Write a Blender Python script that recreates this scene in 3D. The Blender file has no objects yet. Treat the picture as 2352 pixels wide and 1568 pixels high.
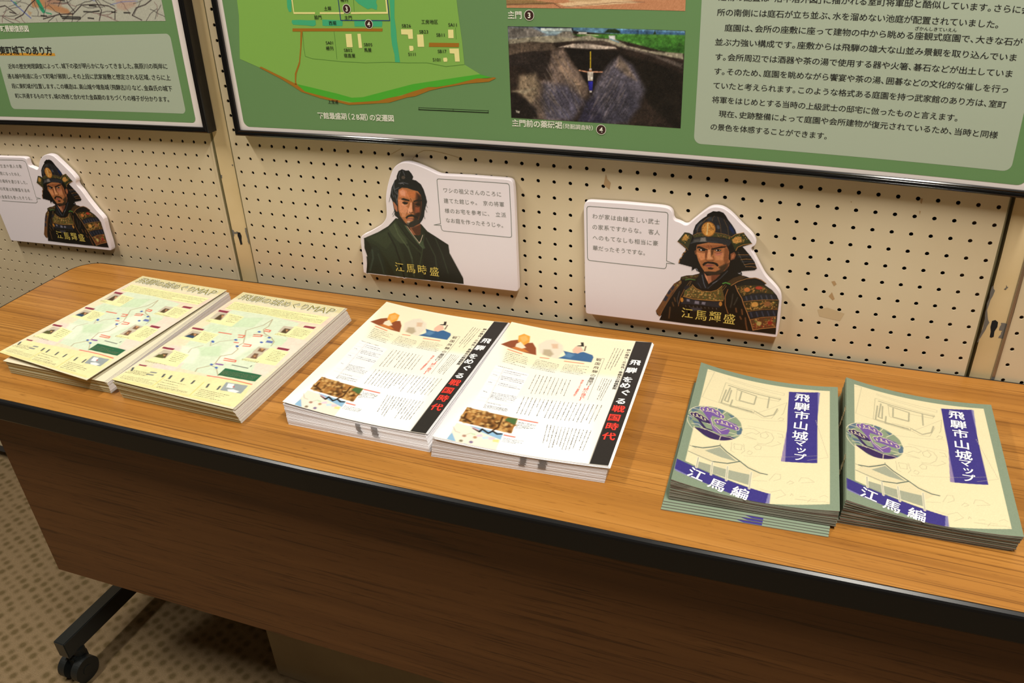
import bpy, bmesh, math, random
import numpy as np
from mathutils import Vector, Matrix

# ------------------------------------------------------------------ camera
SC = bpy.context.scene
COL = SC.collection
FLOOR = 0.95            # traced heights are relative to a row of peg holes 0.95 m up
rv = np.array([2.0735548606704604, 0.3575945017627595, -0.26714785158242504])
th = np.linalg.norm(rv); k = rv/th
K = np.array([[0, -k[2], k[1]], [k[2], 0, -k[0]], [-k[1], k[0], 0]])
R = np.eye(3) + math.sin(th)*K + (1-math.cos(th))*K@K
cam = bpy.data.cameras.new('camera'); cam.sensor_fit = 'HORIZONTAL'; cam.sensor_width = 36
cam.lens = 36*1818.265/2352; cam.clip_start = 0.02
camo = bpy.data.objects.new('camera', cam); COL.objects.link(camo)
M4 = Matrix.Identity(4)
for i in range(3):
    M4[i][0] = R[0][i]; M4[i][1] = -R[1][i]; M4[i][2] = -R[2][i]
M4[0][3], M4[1][3], M4[2][3] = 0.95304, -1.10431, 0.37638+FLOOR
camo.matrix_world = M4
SC.camera = camo
cam.dof.use_dof = False

# ------------------------------------------------------------------ world, lights, exposure
SC.view_settings.view_transform = 'Standard'
SC.view_settings.look = 'None'
SC.view_settings.exposure = 0.0
SC.view_settings.gamma = 1.0
SC.view_settings.use_curve_mapping = False
w = bpy.data.worlds.new('world'); SC.world = w; w.use_nodes = True
w.node_tree.nodes['Background'].inputs[0].default_value = (0.9, 0.85, 0.75, 1)
w.node_tree.nodes['Background'].inputs[1].default_value = 0.03
CEIL = 2.62
LAMPS = [(-0.70, -0.76, 40), (1.28, -0.76, 48)]
def tube_light(x, y, power):
    l = bpy.data.lights.new('ceiling_tube_light', 'AREA'); l.shape = 'RECTANGLE'
    l.size = 0.14; l.size_y = 1.2; l.energy = power; l.color = (1.0, 0.945, 0.85)
    o = bpy.data.objects.new('ceiling_tube_light', l); COL.objects.link(o)
    o.location = (x, y, CEIL-0.075)
    return o
for x, y, pw in LAMPS: tube_light(x, y, pw)
DATA = {
'samurai': """p|0e0c0a|0.11|171.9 92.4 161.8 88.2 153.2 86.6 145.1 83.1 144.1 78.2 134.9 70.1 127.6 57.4 120.5 40.5 115.5 30.8 110.5 22 112.2 16.2 116.4 13.2 119.5 15.7 116.7 7.2 163.8 7.3 225.7 8.5 289.5 9.8 288.6 35.2 288 64.9 283.7 72.8 276.2 80.3 264.7 87.1 267.3 89.3 255.4 95.6 243 94.9 237.8 96.5 231 97.4 216.9 104.9 174.8 99.4
p|0c0b0a|0.07|157.8 150.8 158.1 156.6 160.8 166.3 166.3 173.3 171.3 178.1 175.4 181.3 176.2 184.2 183.7 189.2 192.8 189.8 200.3 186.1 205.4 179 211.2 172.6 216.4 165.4 218.9 159.3 228.4 162.5 241.6 147.4 229.1 141.2 237.1 132.9 242.3 127 247.6 120.4 251.9 110.7 248.9 107.4 230.7 103.5 232.5 98.5 225.6 100.6 235.4 95.9 173.7 87.7 176.9 91.1 167.7 95.9 164.7 99.3 161.5 95.9 159.7 100.9 139.9 104 141.2 111.3 145 116.3 145.4 121.5 148.6 124.1 149 128.6 136.5 138.2 146.1 153.5 152.9 153.2
p|1b1d22|0.42|159.1 151.7 159.4 156.8 162.8 166.5 169 173.6 177.8 179.5 187.5 182.6 197.4 180.9 205.6 176.9 214.3 167.3 218.4 157.8 211.4 155.6 192.7 157.7 173 154.7
p|3a4048|0.84|161.2 159.9 164.1 167.3 169 172.8 171.1 171 165.6 163.9 163.4 157.2
p|454c58|0.95|190.5 169.5 193.8 169.2 195.4 165.1 192.9 163.4 191.1 165.4
p|12234a|1.09|208.6 172.3 214.4 165.9 217 159.1 213 160 207.8 166.5
p|2e3238|0.81|175.3 177.8 181.7 180.6 184.7 176 178.2 173.9
l|6b4f30|0.56|0.21|163.6 154.4 164.5 161.7 167.9 169.2 176.6 178.6
l|6b4f30|0.54|0.2|183.5 174.4 184.4 179.5 186.2 182.5
l|6b4f30|0.54|0.2|197.3 158.2 195.8 168.7 190.8 181.6
l|6b4f30|0.54|0.2|208 156.6 205.7 167.7 199.6 179
l|6b4f30|0.54|0.2|171.8 171.7 174.1 176.2 179.7 180.7
p|0a0908|0.28|175.4 180.6 176.2 183.9 180.6 186.8 184 189.6 187.6 188.9 192.1 190.4 198.1 188.6 201.7 184.8 205.4 179 200.7 181.2 194 183.3 184.1 183.3
p|3c3a20|0.21|157.9 149.4 163.7 153.7 169.6 155.8 189.4 158 202.7 156.7 212.2 153.5 211.9 149.9 199.9 151.4 186.6 151.3 171.9 150.3 160.1 146.7
l|9a6a38|0.61|0.14|158.2 150.1 164.9 154.5 174.2 156.7 189.4 158 202.7 157.1 212.2 154.3
d|a8703a 5c6e38 c08848 2c3a20|46|0.91|159.3 148.1 166.4 153.2 192.7 157.7 210.2 154 210.5 150.5 193.2 152 166.7 149
p|26282c|0.36|154 136.6 158.4 142.2 160.1 146.7 173.3 150.1 186.6 150.6 199.9 150.3 211.3 149.1 212.9 145.7 209.5 139.6 197.3 142.4 180.5 143 163.9 140.6
p|787470|0.97|169.4 147.8 176 149.3 177.8 143 168.5 141.6
p|4c4a48|1.12|160.3 143.9 168.2 146.2 168.5 141.6 159.2 140.1
l|6a7078|0.41|0.21|156 137.5 164.5 141.1 180.5 143.3 193.9 143.5
e|8f5c26|0.14|179.3 161.9 189.3 163 178.5 173.2
e|c48a42|0.21|179.3 161.9 188 162.9 178.6 171.8
d|8a5420 d8a050 5c3a18 b07838|70|0.97|171.3 168.1 178.4 171.7 185.9 169 187.9 160 184.4 153.9 175.8 152.9 171.4 158.1
l|d8cfa0|0.95|0.27|177.8 171 178 163.2 177.7 153.8
l|5a3c1c|0.69|0.28|180.6 168.4 184.4 162.5
p|30321c|0.14|136.5 138.2 146.1 153.5 153 152.4 157.3 148.6 156.2 143.4 151.9 126.7 148.3 130
p|b8853e|0.56|143.3 144.8 147.6 151.1 151.9 148 150.3 141.2 144.2 140.5
d|c8944a 4a5a2c 7a5428 e0b060|40|0.93|140.8 140.9 146.3 151 153.1 149.6 152.3 141.5 147.2 136.5 142.3 138.8
l|7c5228|0.98|0.21|136.8 138.2 143.9 134.6 148.9 130.8 152.6 126.8
p|2a2e18|0.14|211.6 153.5 217.6 159.2 228.4 162.4 241.6 147.4 229 142.7 222.7 139 220 132.9 216 140.4 211.3 148.4
p|b88444|0.69|213.2 150.1 219.2 155.8 225.8 155.9 227.1 148.9 220.3 144.5 214.9 146
d|c8944a 4a6a34 7a5428 d8a458 26301a|75|0.95|212.5 150 219 157.9 228 160.4 235.4 151.3 225.5 145.1 220.1 139.4 215.6 144.6
l|a5743c|0.81|0.2|211.9 153.5 217.7 158.8 228.4 162.4
l|a87038|0.96|0.21|220.2 134.4 222 139.6 229.5 144.2 241 147.3
l|94683c|0.83|0.28|223.7 128.3 230.9 129.2 238.1 130.1
l|94683c|0.84|0.28|228.3 121.2 235.4 123.2 243.3 123.5
l|94683c|0.83|0.28|233.7 114.2 241.4 116.7 248.5 117.6
l|94683c|0.84|0.28|235.9 111.6 244.4 112.7 251.1 112.1
l|22242a|2.11|0.7|224.6 125.5 232.4 127.2 240.9 127.5
l|22242a|2.07|0.69|230 118.1 237.1 119.8 245.6 120.1
l|8a8478|0.41|0.14|223.3 132.6 228.1 123.7 233.6 114.9 236.6 110.9
l|9a6c3c|1.57|0.36|149.3 124.6 148 122.6
l|9a6c3c|1.57|0.36|146.1 120.1 144.9 117.7
l|9a6c3c|1.57|0.36|143.8 113.9 142.5 112.2
l|9a6c3c|1.57|0.36|141.3 109.1 140.8 105.6
l|15151a|0.98|0.42|160.4 101.7 160.4 95.7
l|15151a|1|0.43|164.6 100.8 167.7 95.9
l|15151a|0.99|0.42|225.3 103.5 231.2 98.4
l|c8d0e0|0.57|0.36|166.4 99.5 168.6 96.8
l|c8d0e0|0.55|0.34|227.1 99.3 230.2 101.2
p|a4683f|0.28|164.8 136.4 180.6 141.9 200.6 142.1 207.6 137.9 210.9 131 211.1 120.1 213.4 117.5 212.4 109.2 207.4 101.2 197.8 94.6 187.8 92.6 178.6 95.9 172.6 104.1 168.6 111.8 164.8 122.4 164.2 131.2
p|8c5230|0.98|164.9 135.7 206 141.3 207.7 137.2 197.7 136.7 186.6 133.2 174.5 133.2 165.1 132.8
p|c88458|1.27|165.6 124.7 171 126.1 177.9 124 177.8 115.9 172.6 113 168.2 116.9
p|d29468|0.84|180.8 130.3 184.8 131.5 186.3 120.7 189.2 117.3 181.2 115.6 180.1 121.4
p|c08056|1.65|190.6 125.6 203.7 128.7 207.4 124.8 204 117 193.4 115.7
p|b06a58|1.41|192.4 128 201 129.1 200.7 125.4 192.1 122.9
p|744024|0.69|177.5 129.9 180.9 128.8 180.2 119.9 178.6 114.5 177.4 121
p|7c4a2c|1.27|204.3 137.5 209.9 134.6 211.5 116.5 207.5 108.6 203.9 119.2
p|9a6038|1.41|173.4 111.6 180 114 176.6 104.6 178.4 98.8 172.5 104.8
p|5a3420|0.83|208.5 112.4 212.9 115.2 210.5 104.5 197.8 94.6 202.6 102.7
p|58361f|0.84|184.8 130.8 189.5 131.3 188.6 125.4 186.3 120.7
p|7a4830|0.34|213.1 128.4 218.1 131.9 221.1 127.9 219.1 121.1 214 118.3
p|a86844|0.55|215.2 127.2 218.3 129.1 218.8 124 215.1 120.6
p|6c442c|0.29|161.8 126.5 164 128.2 164.9 121 163.1 121.5
p|18100c|0.28|165.7 134.3 169 134.7 175.9 132.6 180.8 131 180.2 129.5 174.7 130.6 167.9 131.6 164.6 130.5
p|18100c|0.28|185.3 133 191.8 135.6 199.6 138.4 206.8 139.2 204.4 136.8 194.6 134.1 188.1 131.2 185.4 131.6
l|5c3420|0.56|0.28|180.9 137.6 182.7 132
l|5c3420|0.56|0.28|184.3 137.3 187.2 134
p|120c0a|0.21|167.3 129.7 172 131.4 177.4 130.6 176.9 128 171.6 127.3 168.1 128.3
p|e8d8d0|0.14|169.7 129.6 171.7 130.5 172.5 128.2 170.8 128.2
p|120c0a|0.21|190.1 131.4 194.6 133.8 200 133 198.9 130.7 193.6 129.6
p|e0cfc4|0.14|191.8 131.2 193.7 132.6 193.9 130.4
p|c8b8ac|0.14|197.1 132.4 198.8 132.1 197.2 131
l|5c3826|0.56|0.35|168.3 125.8 173.8 125 177.7 127
l|5c3826|0.56|0.35|190.4 127.8 195.8 127 201 129.5
l|4a2818|0.72|0.29|178.9 114.6 182.7 113.6 187.4 114.2 190.3 116
l|6a3c24|0.62|0.35|188.9 121.7 190.6 117.5
p|1a120d|0.35|174.7 107.3 177.5 110.7 182.1 112.7 186.2 112.5 189.6 113 195.8 111.5 198.1 108.1 196.2 106.4 191.9 109.5 186.4 109.6 181.7 109.7 177.9 106.2 175.9 104.5
p|94524a|0.29|177.6 105.5 181.8 107.9 186.5 108.8 191.3 108 187.5 104.5 181.4 104.1
l|3a1c18|0.49|0.21|177.2 105.4 182.6 106.5 187.3 107.3 192 107.7
p|2a1c12|0.57|182.9 102.8 186.9 104.1 191.7 103.2 189.2 100.6 183.7 100.7
p|30241a|0.86|177.3 95.7 184 97.3 194.1 97.9 202.5 103.5 208.9 107.3 204.3 97.8 194.6 92.7 185.8 91.5
p|3c2c1c|1.55|198.2 105.9 208.4 113.1 210.1 108.9 202.9 99.1
p|a0664a|0.45|177.3 95 182.4 90 196.7 92.8 200.9 94.3 194.7 86 186 77.1 183.5 81.6
p|6c3c28|0.71|188.3 91.7 201.7 94.5 195.6 86.1 189.9 81.5
p|d08c68|0.45|179.2 92.4 183 88.2 184.7 81.7 183.4 82.5 179.9 88.7
p|14161a|0.45|171.8 94.3 177.8 94.1 183.3 77.7 187.5 68.7 175.4 68 166.2 75.4 170.7 85.6
l|5c6270|1.08|0.72|175.5 90 179.1 77.1 182.1 70.8
l|34383f|1.44|0.9|185.6 70.4 191.9 78 201.4 87.8 211.3 101.4
l|6a6a74|0.9|0.72|191.9 78.9 197.5 83.5
l|3a3c44|0.9|0.72|170.4 76.9 175.3 69.9
p|3a2a18|0.37|145.1 83.1 153.2 86.6 161.8 88.2 172 91.4 169.8 85.4 164 81.8 153.6 80.4 146.7 78.5
d|7a5a30 4a6a34 2a2014|24|1.46|145.6 83.2 168.7 89.1 167.4 83.2 150.2 79.5
l|4f7a3a|1.28|0.46|151.9 79.2 158.8 81.6 165.8 81.1
p|3f2d1a|0.36|212 83.6 219.8 91.2 231 97.4 237.9 95.6 227.1 85.6 219.2 78.9
l|4f8a3c|1.78|0.36|206.3 80.9 210.4 82.9 216.5 81.3
l|7a5c34|0.83|0.28|159 78.2 154.3 69.9 152.9 63.9
l|7a5c34|0.82|0.27|160.7 78.5 157.8 69.4
l|7a5c34|0.81|0.27|209.8 79.5 204.5 71.1 203.5 63.2
l|7a5c34|0.79|0.26|211.7 77.8 206.5 68.5
e|1c1e26|0.27|155.5 65.7 160.2 66.3 155.1 70.5
e|1c1e26|0.27|203.7 65.2 208.8 65.9 203.3 70
p|5a4a26|0.28|162.8 73 168.4 68 177.4 64.4 190.3 65.7 198.7 69.3 204.9 76.9 210.9 56.6 208.7 52.4 178.4 50.9 150.2 51.7 151.4 60.7 159.6 69.6
d|b88c4c 486030 c8a060 34421e 8a6030 a87840|150|1.56|163 70.1 173.1 63.8 190.4 64.8 201.3 68.7 208.6 53.3 178.3 51.9 151 52.8 153.1 61
l|a8743c|0.92|0.28|162.4 72.9 167.6 67.8 177.4 64.4 190.3 65.4 198.7 69.3 205.7 77
l|a8783e|1.3|0.28|150.2 52.2 165.3 50 178.4 50.4 195.8 51.5 208.6 53.3
l|8a5a30|0.92|0.27|151.2 63.6 146.7 51.2 144.1 35
l|9a6236|1.07|0.27|214.3 72.5 211.5 60.5 212.6 47.1 218.2 33.2
p|22242c|0.46|152.1 49.6 178.6 48 205.4 50.9 205.4 40.2 179.1 41.2 146.6 38.4
p|787484|0.84|155.7 48.6 160.1 48.3 160.4 44.4 156 44.7
p|787484|0.84|168.1 47.5 174.3 47.4 174.6 42.5 167.6 42.4
p|787484|0.84|178.7 47 183.9 47.3 183.4 42.8 178.1 43
l|08080a|0.83|0.28|145.7 38.2 161.6 40.1 179.2 40.2 204.5 41
l|6c6058|0.76|0.38|154.6 37.8 155.5 35.7
l|6c6058|0.74|0.37|160.4 38 161.2 36
l|6c6058|0.75|0.38|166.1 38.3 167 36.2
l|6c6058|0.73|0.37|171.9 38.5 172.7 36.5
l|6c6058|0.73|0.37|177.6 38.8 178.4 36.7
l|6c6058|0.73|0.37|183.3 39 184.1 37
l|6c6058|0.74|0.37|188.9 39.3 189.8 37.2
l|6c6058|0.73|0.37|194.6 39.5 195.5 37.5
l|6c6058|0.74|0.37|200.2 39.8 201.1 37.8
p|3c3a44|1.88|161.9 35.7 179.5 36.3 178.1 32.1 164 30
e|b8782c|0.37|148.8 46.1 151 46.4 148.5 50
e|b07838|0.37|205.8 47.6 208.2 47.9 205.5 51.4
p|6a4628|0.28|145 78.3 146.9 75.6 140.5 65.1 134 55.3 127.7 40.6 122 27.8 118.2 14 116 13.5 110.4 21.5 115.5 31.8 122 45.7 129.2 60.6 135.7 71.2
d|b08848 4a6030 3a2414|26|1.46|136.6 71.3 145 78.3 145.3 73.5 137.9 64.7
p|2a2c3a|0.38|134.1 68.1 136.9 66.5 133.8 59.2 131 61.8
p|2a2c3a|0.38|129.2 60.6 132.5 58.1 128.8 51.7 126.1 53.2
p|2a2c3a|0.38|124 50 128.2 47.6 125 40.2 120.9 40.6
l|8a5c34|0.81|0.27|146.2 73.6 138.9 61.9 133.3 51.3 126.9 38.5 120.5 23.5 116.4 13.7
l|5a3c22|2.09|1.33|131.8 31.2 131.5 21.1 131 12.9
l|5a3c22|2.04|1.3|137.1 47.9 139.2 42.3
l|5a3c22|2.04|1.3|134.9 39.6 137 34
l|3c3c40|1.28|0.92|144.4 59.7 141.6 46.6 143.9 38
l|38342e|1.81|1.09|222.1 65.9 221.6 52.3 220.6 44.4
l|38342e|1.78|1.07|229.4 61.2 225.4 49
l|6a4226|2.17|1.08|228.5 43.6 229.9 38
l|6a4226|2.2|1.1|237.1 43 238.7 35.4
l|6a4226|2.2|1.1|235.7 31 237.8 27.4
l|6a4226|2.2|1.1|243.5 30.2 245.5 19.6 248.1 11.1
p|1a1714|0.35|224.1 81.4 235.2 88.6 249.8 93.5 267.4 88.9 264 86 276.3 79.3 287.5 65.8 288.6 20.5 256.7 11.5 244.3 40.1 234.4 61.9 224.6 75.8
l|9a6a3c|1.07|0.27|218.3 79.2 227 86.6 239 92.9 251.2 96 259.8 93.9 266.9 89.3
p|3a3018|0.35|225.2 78.7 237.5 82.4 263.1 85.9 276.3 79.3 280.3 74.2 262 73.5 245.6 69.3 235.9 64.1
d|a8743a 3e5028 c08c48 6a4424|110|1.52|226.1 77.9 237.6 81.4 260.8 84.7 274.7 79.1 277.6 75.7 260.2 74.2 247.1 70.4 235.8 65
e|c07038|0.45|241.5 75.8 245.7 76.4 241.2 79.3
e|a83c28|0.62|257.8 81 262.8 81.6 257.5 83.7
p|1e2028|0.36|236.1 62.2 249.7 69.9 266.2 73.2 282.1 72.6 285.3 66.4 267.3 63.3 250.8 59.5 240 57
l|4a4c5c|1.45|1.09|240.9 64.8 243.2 59.3
l|4a4c5c|1.43|1.07|248 66.2 250.2 60.8
l|4a4c5c|1.43|1.07|255 67.6 257.3 62.2
l|4a4c5c|1.43|1.07|262 69 264.3 63.6
l|4a4c5c|1.41|1.06|269 70.3 271.3 65
l|4a4c5c|1.39|1.04|276 71.7 278.2 66.4
p|3c3018|0.27|238.5 54.8 250.8 59.5 267.3 63.3 287.5 65.8 288 50.6 269 47.7 244.3 40.1
d|b08040 4a5c2c d0a058 7a5028 2c2814|150|1.63|241.2 53.3 251.8 57.7 267.4 61.9 285.6 63.6 286.1 52.2 268.8 49.2 245.8 42.3
e|c8924a|0.89|254.8 53.8 259.8 54.6 254.4 57.9
e|8a5a34|0.89|272.5 57.4 277.1 58.1 272.1 61.7
l|a06c3a|0.81|0.18|238.4 55.8 250.8 59.5 267.3 63.3 287 65.9
l|8a5a30|0.8|0.18|245.1 40.7 256.6 44.9 269 47.9 288 50.8
p|191c26|0.36|246 39.9 260.8 44.6 287.3 49.5 286.9 38.8 266.1 35.6 249.6 30.2
l|3c4256|1.44|1.08|250.3 40.1 253.1 33.6
l|3c4256|1.43|1.07|258.2 41.8 261 35.4
l|3c4256|1.45|1.09|266 43.6 268.9 37.2
l|3c4256|1.43|1.07|273.9 45.4 276.7 39
l|3c4256|1.43|1.07|281.7 47.2 284.5 40.8
p|5a3820|0.27|249.8 28.2 266.2 34.7 286.8 39.3 288.6 21 268.2 16.3 256.6 12
d|a87038 4a6430 c89858 8a2c20 6a4424|120|1.65|252.5 26.7 266.4 32.8 285.4 36.7 287 23.2 268 18.2 258.1 14.7
e|b0a060|0.83|263.9 24 267.3 24.6 263.5 27.4
e|8a2a20|0.8|279.3 27.4 282.6 27.9 278.9 30.8
l|b0784a|1.14|0.18|224.2 80.5 228.4 71.6 235.4 61.1 238.8 52 245.2 39.3 250.7 27.4 256.6 11.7
l|b87c48|1.02|0.19|256.6 11.7 268.2 16.1 288.1 21.4
l|a06c3a|0.82|0.18|249.8 27.7 266.2 34.5 286.9 39""",
'samurai_name': """t|江馬輝盛|158.1 25.1 179.1 24.5 199.7 25.3 220.7 24.7 149.7 23.9 166.5 26.4""",
'lord': """p|1a2216|0.28|11.5 66.2 40.2 80 60.7 92.7 76.5 108.2 122.3 102.2 132 91.1 167.7 71.5 168.6 56.7 194.6 4.6 106.5 2.2 6.8 1.8 13.5 32.6 9.8 47.8
p|222c1e|1.52|11.3 65.3 40.1 79.1 64.2 91.2 76.3 67.7 84.1 38 87.8 3.5 64.8 2.5 49.5 34 34.9 54.2 18.4 60.6
p|38422e|1.1|60.2 89.1 75.8 102.9 89 81.5 94.5 64.3 79.7 64.5 67.9 75.7
p|2c3624|1.51|19.6 68.9 45.7 78.8 59.8 85.5 64.9 66.5 51.6 50.6 37.5 59.9
p|0e120c|1.13|11.5 66.2 18.4 60.6 24.6 49.4 13.5 32.6 9.8 47.8
p|1c261e|1.15|13.5 32.6 24.9 51.3 34.8 53.3 43.7 33.3 49.3 2.4 7.3 2.2
l|36443a|2.64|1.88|24.1 45.7 24 31 14.9 7.5
l|303e32|2.28|1.9|34.9 39.6 39.7 18 41.7 3.3
l|0b0f0a|2.57|1.47|59.1 80.1 69.5 58 75.8 31.6 80.1 2.6
l|0b0f0a|2.31|1.54|12.4 31.5 12 14.7 8.2 2
l|4a583c|1.81|1.09|72.4 97.3 77.8 80.3 93.7 57.1 99.3 39.8
l|0c100b|1.8|1.08|79.9 98.1 95.7 75.1 112.6 61 114.6 45.2
p|10150f|1.43|126.5 90.6 143.8 83.7 167.6 70.6 168.6 56.7 194.6 5 117.8 3.7 119.8 60
l|2c3628|2.13|1.42|128.9 78.6 142.4 48.4 144.2 8.9
l|2c3628|1.78|1.42|145.3 80.4 155.4 53.5 163.4 20.5
l|34402c|1.43|1.07|126 85.3 119.1 52.8 107.6 13.5
p|3a4a34|0.91|113.5 70 121.3 74.3 125.4 60.6 120.6 58.3
l|384434|2.55|1.46|94.1 60.7 98.9 36.1 99.4 6.9
l|4a5c44|1.8|0.54|84.8 109 97.3 89.3 113.3 68.2 120 61.8
l|c8b4a0|1.07|0.36|85 110.7 94.6 97.8 105.6 81.4 115.6 68.4
l|c8b4a0|1.07|0.36|123.1 83.3 119.1 74.1 115.6 68.4
l|26301e|2.9|0.54|74.9 102.8 85.5 82.8 105.3 62 118.7 49.2
p|8a5236|0.42|83 110.9 100.2 94.6 105.7 81.9 116.1 82.4 120.8 103.2 96.8 110.6
p|b88468|0.51|82.4 113.3 87.4 104 96.7 94.2 105.7 81.3 103 88.3 86 107.1
p|4a2818|0.67|103.5 93.2 121.5 101.6 119.7 83.4 110.9 81.8
p|16181a|0.34|79.4 109.7 75.4 112.6 75.4 120 74 136.8 70.7 145.4 75 160 82.6 173.2 85.7 175 86.8 180.5 91.1 188.6 97.4 192.1 103.9 190.3 109.4 191.1 113.5 186.3 116.2 181.2 114.1 176.4 120.6 175.3 128.4 169.7 132.5 161.5 135.5 149.2 136.3 140.6 132.9 131.6 130.6 125 129 116.9 124.8 109.2 119.9 103.1 103.7 94.9 91 97.8 83.2 105.2
p|a86a4c|0.33|74.4 136.8 77.6 134.7 81.6 128.6 81.4 119.7 78.9 119.9 76 124.9
p|a8683e|0.33|87.6 157.9 94 161.5 104.1 161.5 110.6 159.7 122.1 157.5 126.5 151.6 127.2 141.4 125.6 129.4 120.3 114.4 116.7 104.4 107.2 95.3 100.3 95.4 93.3 102.1 85.7 112 82.7 123.1 84 141.7
p|c87a50|1.15|88.3 156.3 95.4 159.3 102 157.4 104.5 149.8 105.7 145.1 93.9 145.7 87 145.1
p|dc9474|1|88.9 154.8 95.3 158.5 99.9 154.1 98.3 147.7 90.8 148.6
p|cf8a64|1.15|84.7 140.1 91.8 142.3 97.4 131.6 102.1 127.2 97.7 118.8 91.2 114.1 85 120.8
p|b86a3c|0.98|103.5 156 117.1 157.1 117.8 147.7 110.6 144 105.7 145.1
p|5c3420|1.64|118.6 155.7 126.5 151.6 126.4 137.4 123.5 121.2 117.1 108.5 110.6 111.9 110.6 128 112.3 136.2 115.3 140.4
p|2c1a12|1.97|121.6 152.8 127.1 148.5 126 129.4 121.3 116.1 113.2 104 108.6 108.5 115.1 122
p|e09a76|0.57|107.1 138.1 109.1 137.5 108.4 123 104.6 119.4 100.2 118.2 98.1 122 103.1 128.9
p|4a2a1a|0.82|110.6 139.2 114.2 137.9 112.4 128.2 110 121.5 108.9 127.9
p|88462c|1.33|114.4 131.6 122.9 132.3 121.9 122.6 113.2 120.2
p|c8865e|1.01|89.2 119.6 95.1 118.5 95.2 112.1 88.3 111.4
p|a06a48|0.85|82.7 115.8 88.3 111.4 94.1 102.2 91.4 101.1 84.6 109.4
p|1c1410|0.33|90.1 142.2 94.5 144.2 105.3 141.9 105.1 139.5 97.5 140 90.8 141.1
p|1c1410|0.41|112 140.9 120.8 144 128.3 143.9 127.2 141.4 118.7 140.7 112.6 138.6
l|5a301e|0.74|0.41|107.3 144.5 108.5 139.8
l|c88a60|0.66|0.41|109.1 145.4 111.2 141.6
p|1c120e|0.33|91.1 135.9 95.5 137.9 102.3 136.9 100.3 134.3 95.1 133.4
l|4a2c1c|0.68|0.34|92 136.8 96.5 138.4 102.3 137.7
l|dca082|1|0.67|90.6 132.2 95.7 131.5 101 133.2
p|150e0b|0.33|114 135.5 119.2 137.6 124.2 136.8 122.3 134.2 117.2 134.2
l|3a2016|0.75|0.5|114.4 131.6 119.4 130.8 123.9 133.2
l|6a3a24|0.74|0.49|100 123.8 98 118
l|3c2014|1|0.42|102.6 120.8 105.5 119.5 109.9 121.1
p|15120f|0.42|94.7 111.2 99 114.8 106.2 117.9 111.2 116.8 117.6 113.4 119 110.3 114.1 112.2 107.5 114 100.4 112.6 96.6 108.9
p|b06a5c|0.33|96.7 109.3 102 111.1 108.8 110.5 105.1 108.1 99 107.5
l|401c16|0.59|0.25|96.6 108.8 102.7 109.9 109.6 109.8
p|c8a088|0.67|96.2 104.8 101.5 106.1 103.7 103.1 99.1 100.2
p|24221e|0.84|95.6 99.8 102.9 103.8 113.8 109.8 121.4 108.9 116.4 101.9 107.2 95.3 100.2 94.6
p|5a5048|0.84|95.9 102.3 101 102 98.9 98.5 95.6 99.8
p|17140f|0.83|83.1 119 85 112.7 91.7 103.6 96.9 95.9 90.4 99.3 83.7 109.3
l|5c5e66|0.99|0.74|88.8 168.2 96.6 170.4 105.7 168.7
l|5c5e66|1|0.75|81.2 169.2 78.5 160.3 81 152.6 84.1 149.7
l|5c5e66|0.99|0.74|76.8 160.2 74.7 150.5 77.4 144.3
l|5c5e66|0.98|0.74|83.8 154.4 85.6 148.2 82.9 140
l|5c5e66|0.97|0.73|93.5 187.2 90 179.2 91.1 173.8
l|5c5e66|0.97|0.73|98.7 189.1 101.3 182.4
l|5c5e66|0.98|0.74|79.6 147.7 81.4 141.5 82.2 133.5
l|5c5e66|1|0.75|79.7 163.6 80.7 157.3 88 161
l|8a8a94|0.66|0.49|91.3 167.6 95.7 169.1 98 167.3
e|4a4038|0.41|98.4 178.7 101.8 178.9 98.7 181.4
l|2a2a2a|0.58|0.41|134.6 149.2 136.4 141.4
l|2a2a2a|0.57|0.41|133.5 138 136.3 131.9
l|2a2a2a|0.57|0.41|131.9 129.9 134.7 123.8
l|2a2a2a|0.57|0.41|128.3 118.4 129.8 112.1
l|2a2a2a|0.58|0.42|70.5 143.7 67.7 135.5
l|2a2a2a|0.59|0.42|75.5 120.8 71.2 113.9
l|2a2a2a|0.59|0.42|75.9 116.8 71.7 110.7""",
'lord_name': """t|江馬時盛|73.6 20.3 94.9 20.5 115.9 20.9 138.3 20 65.8 19.3 82.2 21.3""",
'outline3': """g|0 0 -1.9 55.7 -3 121.9 -4.2 175.7 -2.4 183.6 2.9 186.5 57.4 188.2 109.8 188.6 121.3 187.5 127.3 182.1 128.7 170.1 138.1 168.1 148 163.1 156.3 172.4 170.8 187.4 180 195 189.6 196.7 199.4 194.8 211 187.2 226.1 172.6 240.9 160.9 246.7 151.1 246.6 145 239.5 139.9 246.8 129.8 256.9 112.7 265.2 99.8 279.2 87.5 288 77.7 291.3 67.1 292.8 31.6 292.4 4.5 215.8 3.5 125.2 2
g|5.2 178.6 57.6 179.8 116.6 180.8 119.5 180.2 120.7 177.6 121.5 142.5 122.3 106 134.6 102.5 122.5 102.2 122.4 96.8 121.5 94.4 119.3 93.1 60 92.4 5.8 92.2 3.4 93.2 2.3 96.4 1.4 138.5 0.8 175.4 2.2 177.9
t|わが家は由緒正しい武士|8.7 163.7 110.2 165.1
t|の家系ですからな。 客人|8.8 146.9 110.9 148.7
t|へのもてなしも相当に豪|9.4 130.1 109.2 131.7
t|華だったそうですな。|10 113.3 95.5 114.5""",
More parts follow.
